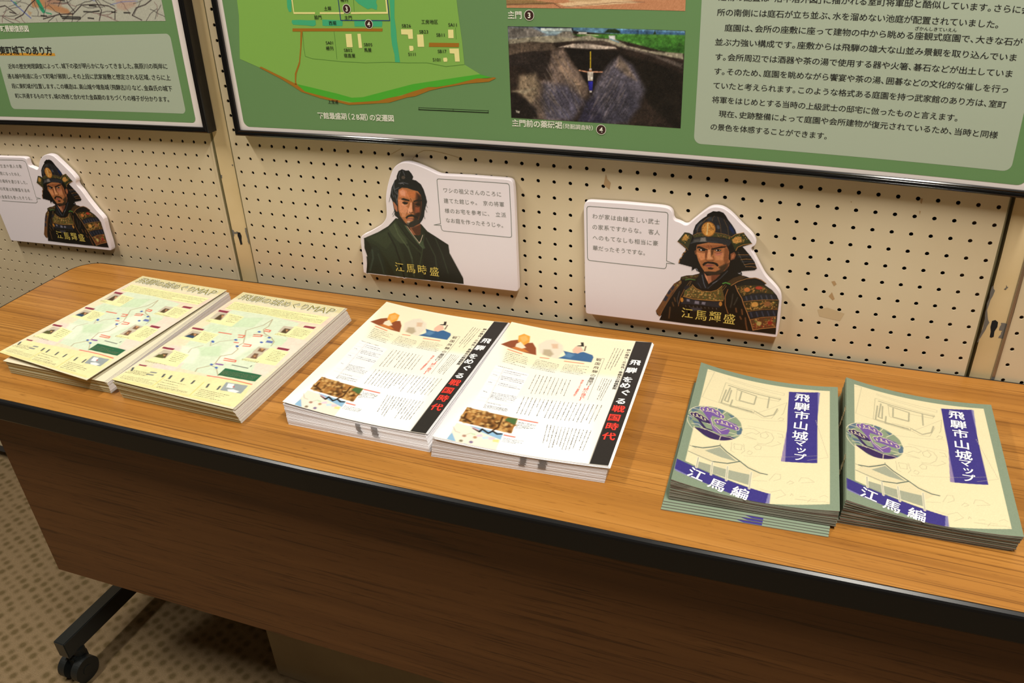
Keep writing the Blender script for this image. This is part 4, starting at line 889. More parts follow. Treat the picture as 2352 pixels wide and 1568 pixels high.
def new_obj(name, me, parent=None):
    o = bpy.data.objects.new(name, me); COL.objects.link(o)
    if parent is not None: o.parent = parent
    return o
def mesh(name, V, F, mats, parent=None, mi=None, smooth=False, loc=None):
    me = bpy.data.meshes.new(name)
    V = np.asarray(V, float)
    if loc is not None: V = V-np.array(loc)
    if isinstance(F, np.ndarray) and F.ndim == 2 and len(F):
        n, kk = F.shape
        me.vertices.add(len(V)); me.vertices.foreach_set('co', V.astype(np.float32).ravel())
        me.loops.add(n*kk); me.loops.foreach_set('vertex_index', F.astype(np.int32).ravel())
        me.polygons.add(n); me.polygons.foreach_set('loop_start', np.arange(0, n*kk, kk, dtype=np.int32))
        me.update(calc_edges=True)
    else:
        me.from_pydata([tuple(v) for v in V], [], [tuple(int(i) for i in f) for f in F]); me.update()
    for m in (mats if isinstance(mats, (list, tuple)) else [mats]): me.materials.append(m)
    if mi is not None: me.polygons.foreach_set('material_index', np.asarray(mi, np.int32))
    if smooth: me.polygons.foreach_set('use_smooth', np.ones(len(me.polygons), bool))
    me.validate()
    o = new_obj(name, me, parent)
    if loc is not None and parent is None: o.location = loc
    return o
def tag(o, label=None, cat=None, group=None, kind=None):
    if label: o['label'] = label
    if cat: o['category'] = cat
    if group: o['group'] = group
    if kind: o['kind'] = kind
    return o
def empty(name, loc=(0, 0, 0)):
    o = bpy.data.objects.new(name, None); COL.objects.link(o); o.location = loc; o.empty_display_size = .05
    bpy.context.view_layer.update()
    return o
def under(o, parent):          # parent at the thing's origin, keeping world coordinates baked in the mesh
    o.parent = parent
    o.matrix_parent_inverse = Matrix.Translation(-Vector(parent.location)) if parent.parent is None else Matrix.Identity(4)
    return o
class MB:
    def __init__(s): s.V = []; s.F = []; s.mi = []; s.n = 0
    def add(s, V, F, mi=0):
        V = np.asarray(V, float); s.V.append(V)
        for f in F: s.F.append([i+s.n for i in f]); s.mi.append(mi)
        s.n += len(V)
    def box(s, a, b, mi=0, bev=0):
        x0, y0, z0 = a; x1, y1, z1 = b
        if bev <= 0:
            s.add([(x0, y0, z0), (x1, y0, z0), (x1, y1, z0), (x0, y1, z0), (x0, y0, z1), (x1, y0, z1), (x1, y1, z1), (x0, y1, z1)],
                  [(0, 3, 2, 1), (4, 5, 6, 7), (0, 1, 5, 4), (1, 2, 6, 5), (2, 3, 7, 6), (3, 0, 4, 7)], mi)
        else:
            bm = bmesh.new(); bmesh.ops.create_cube(bm, size=1)
            for v in bm.verts: v.co = Vector(((x0+x1)/2+v.co.x*(x1-x0), (y0+y1)/2+v.co.y*(y1-y0), (z0+z1)/2+v.co.z*(z1-z0)))
            bmesh.ops.bevel(bm, geom=bm.edges[:], offset=bev, segments=2, affect='EDGES')
            bm.verts.index_update(); s.add([v.co[:] for v in bm.verts], [[v.index for v in f.verts] for f in bm.faces], mi); bm.free()
    def cyl(s, c, r, h, axis=2, n=24, mi=0, r2=None):
        r2 = r if r2 is None else r2
        a = np.arange(n)*2*np.pi/n; V = []
        for rr, t in ((r, -h/2), (r2, h/2)):
            P = np.zeros((n, 3)); ax = [i for i in range(3) if i != axis]
            P[:, ax[0]] = rr*np.cos(a); P[:, ax[1]] = rr*np.sin(a); P[:, axis] = t; V.append(P+np.array(c))
        F = [(i, (i+1) % n, n+(i+1) % n, n+i) for i in range(n)]+[tuple(range(n))[::-1], tuple(range(n, 2*n))]
        s.add(np.concatenate(V), F, mi)
    def build(s, name, mats, parent=None, smooth=False):
        return mesh(name, np.concatenate(s.V), s.F, mats, parent, s.mi, smooth)

# smooth correction of the wall plane: the boards and partitions bow by a few millimetres
WC = np.array(DATA['warp']); WB = DATA['wb']
def wall(P, y):                # P in mm on the partition plane -> world metres
    P = np.asarray(P, float).reshape(-1, 2)/1000.
    x = np.clip(P[:, 0], WB[0], WB[2]); z = np.clip(P[:, 1], WB[1], WB[3])
    T = np.stack([x**i*z**j for i in range(6) for j in range(6-i)], 1)
    D = T@WC
    yy = np.broadcast_to(np.asarray(y, float), (len(P),))
    return np.stack([P[:, 0]+D[:, 0], yy, P[:, 1]+D[:, 1]+FLOOR], 1)

def recs(key):
    out = []
    for ln in DATA[key].split('\n'):
        q = ln.split('|'); k = q[0]
        pts = np.array([float(v) for v in q[-1].split()]).reshape(-1, 2)
        out.append((k, q[1:-1], pts))
    return out

# ------------------------------------------------------------------ painter: prints a picture on a fine grid
class Canvas:
    def __init__(s, x0, z0, x1, z1, res, bg='ffffff'):
        s.x0, s.z0, s.res = x0, z0, res
        s.nx = int(round((x1-x0)/res))+1; s.nz = int(round((z1-z0)/res))+1
        s.X, s.Z = np.meshgrid(x0+np.arange(s.nx)*res, z0+np.arange(s.nz)*res)
        s.C = np.ones((s.nz, s.nx, 3))*np.array([int(bg[i:i+2], 16)/255 for i in (0, 2, 4)]); s.A = np.zeros((s.nz, s.nx))
        s.rng = np.random.RandomState(3)
    softk = 1.
    def mottle(s, scale, amt, tint=(1, 1, 1), where=None):
        ny, nx = max(2, int(s.nz*s.res/scale)+2), max(2, int(s.nx*s.res/scale)+2); g = s.rng.randn(ny, nx)
        yy = np.linspace(0, ny-1.001, s.nz); xx = np.linspace(0, nx-1.001, s.nx); y0 = yy.astype(int); x0 = xx.astype(int); fy = (yy-y0)[:, None]; fx = (xx-x0)[None]
        fy = fy*fy*(3-2*fy); fx = fx*fx*(3-2*fx)
        v = g[y0][:, x0]*(1-fy)*(1-fx)+g[y0+1][:, x0]*fy*(1-fx)+g[y0][:, x0+1]*(1-fy)*fx+g[y0+1][:, x0+1]*fy*fx
        s.C = np.clip(s.C*(1+amt*v[..., None]*np.array(tint)), 0, 1)
    def sub(s, P, pad):
        i0 = max(int((P[:, 0].min()-pad-s.x0)/s.res), 0); i1 = min(int((P[:, 0].max()+pad-s.x0)/s.res)+2, s.nx)
        j0 = max(int((P[:, 1].min()-pad-s.z0)/s.res), 0); j1 = min(int((P[:, 1].max()+pad-s.z0)/s.res)+2, s.nz)
        return slice(j0, max(j1, j0)), slice(i0, max(i1, i0))
    def put(s, sl, a, col):
        c = np.array([int(col[i:i+2], 16)/255 for i in (0, 2, 4)])
        s.C[sl] = s.C[sl]*(1-a[..., None])+c*a[..., None]; s.A[sl] = np.maximum(s.A[sl], a)
    def segd(s, X, Z, a, b):
        d = b-a; L = max(d@d, 1e-9); t = np.clip(((X-a[0])*d[0]+(Z-a[1])*d[1])/L, 0, 1)
        return np.hypot(X-a[0]-t*d[0], Z-a[1]-t*d[1])
    def poly(s, P, col, soft, al=1.):
        soft = max(soft*(s.softk if soft > .32 else 1.4), s.res*.9); sl = s.sub(P, soft); X, Z = s.X[sl], s.Z[sl]
        if X.size == 0: return
        D = np.full(X.shape, 1e9); ins = np.zeros(X.shape, bool); n = len(P)
        for i in range(n):
            a, b = P[i], P[(i+1) % n]; D = np.minimum(D, s.segd(X, Z, a, b))
            if a[1] != b[1]: ins ^= ((a[1] > Z) != (b[1] > Z)) & (X < (b[0]-a[0])*(Z-a[1])/(b[1]-a[1])+a[0])
        sd = np.where(ins, -D, D); t = np.clip(.5-sd/soft, 0, 1); s.put(sl, al*t*t*(3-2*t), col)
    def line(s, P, col, w, soft):
        soft = max(soft, s.res*.9); sl = s.sub(P, w+soft*1.6); soft *= 1.5 if s.softk > 1 else 1; X, Z = s.X[sl], s.Z[sl]
        if X.size == 0: return
        D = np.full(X.shape, 1e9)
        for a, b in zip(P[:-1], P[1:]): D = np.minimum(D, s.segd(X, Z, a, b))
        t = np.clip(.5-(D-w/2)/soft, 0, 1); s.put(sl, t*min(1, w/(s.res*.9)), col)
    def run(s, key, fx=None):
        for k, q, P in recs(key):
            if fx is not None: P = fx(P)
            if k == 'p': s.poly(P, q[0], float(q[1]))
            elif k == 'l': s.line(P, q[0], float(q[1]), float(q[2]))
            elif k == 'e':
                c, a, b = P[0], P[1]-P[0], P[2]-P[0]; t = np.arange(24)*np.pi/12
                s.poly(c+np.cos(t)[:, None]*a+np.sin(t)[:, None]*b, q[0], float(q[1]))
            elif k == 'd':
                cols = q[0].replace('[', '').replace(']', '').replace("'", '').replace(',', ' ').split(); n = int(q[1]); sz = float(q[2])
                lo, hi = P.min(0), P.max(0); m = 0
                while m < n:
                    c = lo+s.rng.rand(2)*(hi-lo); m += .34
                    ins = False
                    for i in range(len(P)):
                        a, b = P[i], P[(i+1) % len(P)]
                        if (a[1] > c[1]) != (b[1] > c[1]) and c[0] < (b[0]-a[0])*(c[1]-a[1])/(b[1]-a[1])+a[0]: ins = not ins
                    if not ins: continue
                    m += .66
                    r = sz*(.45+.6*s.rng.rand()); an = s.rng.rand()*3; t = np.arange(7)*2*np.pi/7
                    e = np.stack([np.cos(t)*r, np.sin(t)*r*.6], 1); e = e@np.array([[np.cos(an), np.sin(an)], [-np.sin(an), np.cos(an)]])
                    s.poly(c+e, cols[s.rng.randint(len(cols))], r*.5, .9)
    def speckle(s, amt):
        n = s.rng.randn(*s.A.shape)*amt; s.C = np.clip(s.C+n[..., None], 0, 1)
    def build(s, name, fn, m, gain=1., parent=None, mask=None, step=1):
        V2 = np.stack([s.X.ravel(), s.Z.ravel()], 1)
        idx = np.arange(s.nz*s.nx).reshape(s.nz, s.nx)
        F = np.stack([idx[:-1, :-1], idx[:-1, 1:], idx[1:, 1:], idx[1:, :-1]], -1).reshape(-1, 4)
        if mask:
            a = s.A; keep = (np.maximum(np.maximum(a[:-1, :-1], a[1:, 1:]), np.maximum(a[:-1, 1:], a[1:, :-1])) > .03).ravel()
            F = F[keep]
        used = np.unique(F); rm = np.full(s.nz*s.nx, -1); rm[used] = np.arange(len(used))
        o = mesh(name, fn(V2[used]), rm[F], m, parent, smooth=True)
        c = np.minimum(lin(s.C.reshape(-1, 3)[used])*gain, .86)
        at = o.data.color_attributes.new('Col', 'FLOAT_COLOR', 'POINT')
        at.data.foreach_set('color', np.c_[c, np.ones(len(c))].astype(np.float32).ravel())
        return o
def print_mat(name, rough, coat=0., spec=.5):
    m = mat(name, rough=rough, coat=coat, spec=spec); a = nd(m, 'ShaderNodeVertexColor', layer_name='Col'); lk(m, a.outputs[0], bsdf(m).inputs['Base Color']); return m

# ------------------------------------------------------------------ glyphs from Blender's own font
GC = {}
_cu = bpy.data.curves.new('glyph', 'FONT'); _go = bpy.data.objects.new('glyph', _cu); COL.objects.link(_go)
_cu.resolution_u = 3; _cu.size = 1.; _cu.fill_mode = 'FRONT'
def glyph(ch, bold=0.):
    key = (ch, bold)
    if key in GC: return GC[key]
    _cu.body = ch; _cu.offset = bold
    bpy.context.view_layer.update()
    ev = _go.evaluated_get(bpy.context.evaluated_depsgraph_get()); me = ev.to_mesh()
    V = np.array([v.co[:2] for v in me.vertices]).reshape(-1, 2)
    me.calc_loop_triangles(); F = np.array([t.vertices[:] for t in me.loop_triangles]).reshape(-1, 3)
    ev.to_mesh_clear(); GC[key] = (V, F); return GC[key]
_V, _ = glyph('国'); _mn, _mx = _V.min(0), _V.max(0)
EM = (_mx[1]-_mn[1])/.90; CX = (_mn[0]+_mx[0])/2; CY = (_mn[1]+_mx[1])/2
HALF = '、。（）「」()・'
def adv(ch, tight):
    if ch in '、。（）「」' and tight: return .56
    if ch == ' ': return .45
    if ord(ch) < 128: return .6
    return 1.
class Text:
    def __init__(s): s.V = []; s.F = []; s.L = []; s.n = 0
    def glyph(s, ch, c, size, ang=0., bold=0., sx=1.):
        V, F = glyph(ch); ly = np.zeros(len(V))
        if len(V) == 0: return
        if bold > 0:
            k = 2 if bold < .015 else (4 if bold < .035 else 8); V0, F0 = V, F; n0 = len(V)
            an = [2*math.pi*i/k+(0 if k == 2 else .785) for i in range(k)]
            V = np.concatenate([V0+np.array([math.cos(a), math.sin(a)])*bold*EM for a in an]); F = np.concatenate([F0+n0*i for i in range(k)]); ly = np.repeat(np.arange(k), n0).astype(float)
        if ord(ch) < 128:
            mid = (V.min(0)+V.max(0))/2; L = (V-np.array([mid[0], CY]))/EM
        else: L = (V-np.array([CX, CY]))/EM
        L = L*size; L[:, 0] *= sx
        ca, sa = math.cos(ang), math.sin(ang)
        s.V.append(L@np.array([[ca, sa], [-sa, ca]])+np.asarray(c)); s.F.append(F+s.n); s.L.append(ly+.5*(len(s.L) % 2)); s.n += len(V)
    def line(s, txt, x0, z0, x1, z1, size=None, bold=0., tight=True, italic=0):
        tot = sum(adv(c, tight) for c in txt); L = math.hypot(x1-x0, z1-z0); em = L/tot
        size = size or em; d = np.array([x1-x0, z1-z0])/L; a = 0.; ang = math.atan2(d[1], d[0])
        for c in txt:
            w = adv(c, tight)
            sh = 0.
            if c in '、。）」' and tight: sh = .22
            if c in '（「' and tight: sh = -.22
            s.glyph(c, np.array([x0, z0])+d*(a+w/2+sh)*em, size, ang, bold, sx=em/size if tight else 1.)
            a += w
    def build(s, name, fn, m, parent=None):
        W = fn(np.concatenate(s.V)); L = np.concatenate(s.L)*5e-5
        if np.ptp(W[:, 1]) < 1e-3: W[:, 1] -= L
        else: W[:, 2] += L
        return mesh(name, W, np.concatenate(s.F), m, parent)

def tess(polys, layer_fn):     # flat printed shapes (mm) -> V (x,z,layer), F
    V = []; F = []; n = 0
    from mathutils.geometry import tessellate_polygon
    for P, ly in polys:
        Q = []
        for a, b in zip(P, np.roll(P, -1, 0)):
            m = max(1, int(np.hypot(*(b-a))/30))
            for t in range(m): Q.append(a+(b-a)*t/m)
        Q = np.array(Q)
        tr = tessellate_polygon([[Vector((x, z, 0)) for x, z in Q]])
        V.append(np.c_[Q, np.full(len(Q), ly)])
        for t in tr:
            t = list(t); a, b, c = Q[t[0]], Q[t[1]], Q[t[2]]
            if (b[0]-a[0])*(c[1]-a[1])-(b[1]-a[1])*(c[0]-a[0]) < 0: t = t[::-1]
            F.append([i+n for i in t])
        n += len(Q)
    return np.concatenate(V), F
def stroke(P, w):
    out = []
    for a, b in zip(P[:-1], P[1:]):
        d = (b-a)/max(np.hypot(*(b-a)), 1e-6); nn = np.array([-d[1], d[0]])*w/2; e = d*w*.4
        out.append(np.array([a-e-nn, b+e-nn, b+e+nn, a-e+nn]))
    return out
def rrect(x0, z0, x1, z1, r, n=6):
    P = []
    for cx, cz, a0 in ((x1-r, z1-r, 0), (x0+r, z1-r, 90), (x0+r, z0+r, 180), (x1-r, z0+r, 270)):
        for i in range(n+1):
            a = math.radians(a0+90*i/n); P.append((cx+r*math.cos(a), cz+r*math.sin(a)))
    return np.array(P)
def flat(name, polys, y, m, parent=None, lift=0.00006):
    V, F = tess(polys, None)
    W = wall(V[:, :2], y-V[:, 2]*lift)
    return mesh(name, W, F, m, parent)

# ------------------------------------------------------------------ materials
GW = 1.18      # reflectance per displayed value on the wall prints
GT = 0.84      # the same on the brightly lit table
def C(h, g=1.): return tuple(hexc(h, g))
m_peg = mat('cream_painted_steel', C('c4b499', GW), .42)
n = noise_mix(m_peg, C('c2b191', GW), C('ccbd9f', GW), 3.5, 6)
m_pegin = mat('panel_cavity_dark', (.004, .004, .004), .9)
m_brown = mat('brown_core_board', (.10, .055, .03), .8)
m_post = mat('post_paint', C('cdb78c', GW), .38)
noise_mix(m_post, C('c4ad80', GW), C('d2bd94', GW), 6, 5)
m_edge = mat('panel_edge_olive', (.16, .14, .07), .4)
m_bare = mat('bare_scratched_steel', (.20, .20, .19), .45, .3)
m_chrome = mat('bright_steel_edge', (.32, .31, .29), .25, .8)
m_tape = mat('old_tape_residue', C('bba784', GW), .6)
m_stain = mat('brown_stain', C('a98a62', GW), .6)
m_hair = mat('scribble_line', C('b29a70', GW), .6)
m_black = mat('black_anodised_frame', (.006, .006, .0065), .13)
m_mat = mat('white_board_border', C('d6cdc8', GW), .5)
m_green = mat('green_print', C('618455', GW), .42)
m_lgreen = mat('pale_green_print', C('9faa97', GW), .42)
m_ink = mat('black_ink', (.012, .012, .012), .5)
m_white_ink = mat('pale_ink', C('dcdccc', GW), .5)
m_cut = mat('white_foam_board', C('dfd5da', GW), .5)
m_bub = mat('grey_bubble_line', C('6a7068', GW), .5)
m_grey_ink = mat('grey_ink', C('75766f', GW), .5)
m_gold = mat('gold_ink', C('c8b45a', GW), .5)
m_print = print_mat('printed_picture', .42)
m_leaf = print_mat('printed_leaflet', .45, spec=.2)
m_orange = mat('orange_underline', C('c08a2c', GW), .5)
m_badge = mat('dark_brown_badge', C('38201c', GW), .45)
m_paper = mat('white_paper', (.80, .79, .80), .55)
m_paper_y = mat('paper_edge_yellow', (.50, .44, .22), .6)
m_paper_e = mat('paper_edge_white', (.66, .64, .68), .6)
m_mark = mat('grey_edge_mark', (.20, .20, .20), .6)
m_cover = mat('sage_cover', C('8a9a84', GT), .45)
m_pages = mat('grey_page_edges', (.30, .27, .25), .7)
m_spine = mat('sage_spine', C('94a083', .7), .5)
m_purple = mat('purple_print', C('40388a', GT), .45)
m_staple = mat('steel_staple', (.8, .74, .6), .25, 1.)
m_trim = mat('black_plastic_edging', (.007, .007, .0075), .28, spec=.35)
m_legm = mat('black_painted_steel', (.022, .024, .024), .28)
m_rub = mat('black_rubber', (.012, .014, .014), .45)
m_box = mat('beige_carton', (.30, .23, .14), .75)
noise_mix(m_box, (.28, .21, .13), (.32, .25, .155), 9, 4)
m_base = mat('grey_base_rail', (.06, .06, .062), .5)
m_wallp = mat('room_wall_paint', (.30, .27, .22), .8)
m_ceil = mat('ceiling_tile', (.5, .48, .44), .9)
m_lampb = mat('lamp_housing', (.75, .75, .72), .5)
# edge of paper piles: fine horizontal streaks
for m, c1, c2 in ((m_paper_e, (.68, .66, .69), (.84, .82, .84)), (m_paper_y, (.42, .37, .16), (.62, .57, .33)), (m_pages, (.16, .14, .125), (.42, .38, .35))):
    noise_mix(m, c1, c2, 60, 2, .3, .7, (.15, .15, 14))
# teak laminate
def wood(name, sc, cols, rough, spec=.5):
    m = mat(name, rough=rough, spec=spec); t = nd(m, 'ShaderNodeTexCoord')
    def ns(scale, mp, det, rg=.55, dist=0.):
        q = nd(m, 'ShaderNodeMapping'); q.inputs['Scale'].default_value = mp; lk(m, t.outputs['Object'], q.inputs[0])
        x = nd(m, 'ShaderNodeTexNoise'); x.inputs['Scale'].default_value = scale; x.inputs['Detail'].default_value = det
        x.inputs['Roughness'].default_value = rg; x.inputs['Distortion'].default_value = dist; lk(m, q.outputs[0], x.inputs[0]); return x
    a = ns(1.6*sc, (.5, 20, 20), 5, .6, .5)
    b = ns(3.2*sc, (.35, 105, 105), 3, .6)
    base = ramp(m, [(.30, cols[0]), (.50, cols[1]), (.70, cols[2])], a.outputs[0])
    streak = ramp(m, [(.56, (1, 1, 1)), (.66, (.40, .34, .28)), (.72, (.82, .80, .78))], b.outputs[0])
    mx = nd(m, 'ShaderNodeMix', data_type='RGBA', blend_type='MULTIPLY'); mx.inputs[0].default_value = .95
    lk(m, base, mx.inputs[6]); lk(m, streak, mx.inputs[7])
    c = ns(30*sc, (1.1, 13, 13), 2, .7)
    pores = ramp(m, [(.62, (1, 1, 1)), (.70, (.60, .55, .5))], c.outputs[0])
    m2 = nd(m, 'ShaderNodeMix', data_type='RGBA', blend_type='MULTIPLY'); m2.inputs[0].default_value = .7
    lk(m, mx.outputs[2], m2.inputs[6]); lk(m, pores, m2.inputs[7])
    lk(m, m2.outputs[2], bsdf(m).inputs['Base Color']); return m
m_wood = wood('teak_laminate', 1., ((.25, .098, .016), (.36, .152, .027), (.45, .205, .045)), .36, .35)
m_wood_shaded = wood('teak_laminate_shaded', .7, ((.125, .045, .012), (.17, .066, .018), (.215, .088, .025)), .45)  # same laminate as the top, front panel's shade put into the colour
# carpet: beige loops with a small honeycomb of sunk dots
m_carpet = mat('beige_loop_carpet', rough=.95, spec=.1)
t = nd(m_carpet, 'ShaderNodeTexCoord'); q = nd(m_carpet, 'ShaderNodeMapping'); q.inputs['Rotation'].default_value = (0, 0, .35); lk(m_carpet, t.outputs['Object'], q.inputs[0])
vo = nd(m_carpet, 'ShaderNodeTexVoronoi'); vo.inputs['Scale'].default_value = 43; vo.inputs['Randomness'].default_value = .32; lk(m_carpet, q.outputs[0], vo.inputs[0])
no = nd(m_carpet, 'ShaderNodeTexNoise'); no.inputs['Scale'].default_value = 420; no.inputs['Detail'].default_value = 3; lk(m_carpet, t.outputs['Object'], no.inputs[0])
mx = nd(m_carpet, 'ShaderNodeMix', data_type='RGBA', blend_type='MULTIPLY'); mx.inputs[0].default_value = .45
lk(m_carpet, ramp(m_carpet, [(.20, (.15, .105, .048)), (.42, (.25, .175, .095)), (.55, (.27, .19, .105))], vo.outputs['Distance']), mx.inputs[6]); lk(m_carpet, ramp(m_carpet, [(.3, (.5, .5, .5)), (.7, (1, 1, 1))], no.outputs[0]), mx.inputs[7])
lk(m_carpet, mx.outputs[2], bsdf(m_carpet).inputs['Base Color'])
bump(m_carpet, vo.outputs['Distance'], .5, .003)

# ------------------------------------------------------------------ room shell
RX0, RX1, RY0, RY1 = -3.2, 4.2, -4.2, 1.4
def room_box(name, a, b, m):
    q = MB(); q.box(a, b); o = q.build(name, m); tag(o, kind='structure'); return o
room_box('floor', (RX0-.1, RY0-.1, -.08), (RX1+.1, RY1+.1, 0), m_carpet)
room_box('ceiling', (RX0-.1, RY0-.1, CEIL), (RX1+.1, RY1+.1, CEIL+.08), m_ceil)
room_box('wall_left', (RX0-.1, RY0, 0), (RX0, RY1, CEIL), m_wallp)
room_box('wall_right', (RX1, RY0, 0), (RX1+.1, RY1, CEIL), m_wallp)
room_box('wall_back', (RX0-.1, RY1, 0), (RX1+.1, RY1+.1, CEIL), m_wallp)
room_box('wall_front', (RX0-.1, RY0-.1, 0), (RX1+.1, RY0, CEIL), m_wallp)
for i, (x, y, pw) in enumerate(LAMPS):
    q = MB(); q.box((x-.12, y-.72, CEIL-.068), (x+.12, y+.72, CEIL+.0), bev=.006)
    o = q.build('ceiling_lamp', m_lampb)
    tag(o, ['white ceiling tube fixture above the left end of the table', 'white ceiling tube fixture above the right part of the table'][i], 'lamp', 'ceiling tube fixtures')

# ------------------------------------------------------------------ partitions with peg holes
PTOP = 2.05-FLOOR; PBOT = .03-FLOOR
def holed(name, px0, px1, hx, j0, j1, parent, extra=()):
    """sheet from px0 to px1 (mm) with round holes at hx (mm) and rows j0..j1, 25 mm apart"""
    mb_V = []; mb_F = []; n = 0
    ang = np.radians(45+30*np.arange(12)); r = 2.9
    c12 = np.stack([np.cos(ang), np.sin(ang)], 1)*r
    sq = []
    cs = [(1, 1), (-1, 1), (-1, -1), (1, -1)]
    for i in range(4):
        a = np.array(cs[i], float); b = np.array(cs[(i+1) % 4], float)
        for t in range(3): sq.append(a+(b-a)*t/3)
    sq = np.array(sq)
    dx = np.diff(hx).mean() if len(hx) > 1 else 25
    xb = [hx[0]-dx/2]+[h+dx/2 for h in hx]
    def quad(x0, x1, z0, z1):
        nonlocal n
        nx = max(1, int((x1-x0)/150)); nz = max(1, int((z1-z0)/150))
        for a in range(nx):
            for b in range(nz):
                xa, xc = x0+(x1-x0)*a/nx, x0+(x1-x0)*(a+1)/nx; za, zc = z0+(z1-z0)*b/nz, z0+(z1-z0)*(b+1)/nz
                mb_V.append(wall([(xa, za), (xc, za), (xc, zc), (xa, zc)], 0.)); mb_F.append((n, n+1, n+2, n+3)); n += 4
    zt_, zb_ = -j0*25+12.5, -j1*25-12.5
    for h in hx:
        for j in range(j0, j1+1):
            cz = -25.*j; o = np.array([h, cz])
            P = np.concatenate([o+sq*np.array([dx/2, 12.5]), o+c12, o+c12])
            W = wall(P, np.r_[np.zeros(24), np.full(12, .002)])
            mb_V.append(W)
            for i in range(12):
                i2 = (i+1) % 12
                mb_F.append((n+i, n+i2, n+12+i2, n+12+i)); mb_F.append((n+12+i, n+12+i2, n+24+i2, n+24+i))
            n += 36
    quad(px0, xb[0], PBOT*1000, PTOP*1000); quad(xb[-1], px1, PBOT*1000, PTOP*1000)
    quad(xb[0], xb[-1], zt_, PTOP*1000) if not extra else None
    quad(xb[0], xb[-1], PBOT*1000, zb_)
    if extra:      # the first column of holes goes on upwards beside the framed board
        h = hx[0]
        for j in range(extra[0], j0):
            cz = -25.*j; o = np.array([h, cz]); P = np.concatenate([o+sq*np.array([dx/2, 12.5]), o+c12, o+c12])
            mb_V.append(wall(P, np.r_[np.zeros(24), np.full(12, .002)]))
            for i in range(12):
                i2 = (i+1) % 12
                mb_F.append((n+i, n+i2, n+12+i2, n+12+i)); mb_F.append((n+12+i, n+12+i2, n+24+i2, n+24+i))
            n += 36
        quad(xb[0], xb[1], -extra[0]*25+12.5, PTOP*1000); quad(xb[1], xb[-1], zt_, PTOP*1000)
    return under(mesh(name, np.concatenate(mb_V), [f[::-1] if False else f for f in mb_F], m_peg), parent)
def strip(name, x0, x1, z0, z1, y0, y1, m, parent, n=14, bev=0):
    """vertical bar following the partition plane; y0 front, y1 back"""
    V = []; F = []
    for i in range(n+1):
        z = z0+(z1-z0)*i/n
        a = wall([(x0, z), (x1, z)], 0.)
        for (p, y) in ((a[0], y1), (a[0], y0), (a[1], y0), (a[1], y1)): V.append((p[0], y, p[2]))
    for i in range(n):
        for s in range(4):
            a, b = i*4+s, i*4+(s+1) % 4; F.append((a, b, b+4, a+4))
    F.append((3, 2, 1, 0)); F.append(tuple(n*4+k for k in range(4)))
    o = mesh(name, V, F, m); return under(o, parent) if parent else o
ZB, ZT = PBOT*1000, PTOP*1000
def panel(loc_x, label):
    return tag(empty('perforated_panel', (loc_x, 0, 0)), label, 'panel', 'perforated partition panels')
pL = panel(-.68, 'cream perforated partition panel behind the left end of the table')
holed('perforated_sheet', -1263, -57, [-68.9-26.0*i for i in range(46)][::-1], -1, 27, pL)
strip('panel_edge', -57, -53.5, ZB, ZT, -.0015, .018, m_peg, pL)
strip('panel_edge', -53.2, -50.5, ZB, ZT, .000, .018, m_edge, pL)
strip('back_sheet', -1263, -58, ZB, ZT, .020, .022, m_pegin, pL)
strip('base_rail', -1263, -52, -FLOOR*1000+22, ZB+14, -.0005, .03, m_base, pL, 2)
pM = panel(.59, 'cream perforated partition panel in the middle behind the table')
holed('perforated_sheet', -11.5, 1189, [25.06*i for i in range(48)], -1, 27, pM, extra=(-16,))
strip('panel_edge', 1189, 1190.5, ZB, ZT, -.001, .018, m_edge, pM)
strip('back_sheet', -11, 1150, ZB, ZT, .020, .022, m_pegin, pM)
strip('inner_stile', 1152, 1188, ZB, ZT, .0045, .018, m_brown, pM)
strip('base_rail', -12, 1190, -FLOOR*1000+22, ZB+14, -.0005, .03, m_base, pM, 2)
pR = panel(1.8, 'cream perforated partition panel at the far right of the table')
holed('perforated_sheet', 1230, 2400, [1241.3+25.3*i for i in range(46)], -1, 27, pR)
strip('back_sheet', 1262, 2400, ZB, ZT, .020, .022, m_pegin, pR)
strip('inner_stile', 1231, 1258, ZB, ZT, .0045, .018, m_brown, pR)
strip('base_rail', 1230, 2400, -FLOOR*1000+22, ZB+14, -.0005, .03, m_base, pR, 2)
def post(x, label): return tag(empty('partition_post', (x, 0, 0)), label, 'post', 'partition posts with keyhole slots')
qL = post(-.03, 'cream steel partition post left of the large framed board')
strip('post_body', -49.5, -13, ZB-20, ZT, .0015, .03, m_post, qL)
strip('post_bead', -13, -11.8, ZB, ZT, -.0004, .018, m_edge, qL)
qR = post(1.21, 'cream steel partition post with chipped paint right of the booklets')
strip('post_body', 1196.5, 1225.5, ZB-20, ZT, .004, .03, m_post, qR)
strip('post_gap', 1190.5, 1196.5, ZB, ZT, .016, .03, m_edge, qR)
strip('post_bead', 1225.5, 1229.5, ZB, ZT, -.001, .02, m_chrome, qR)
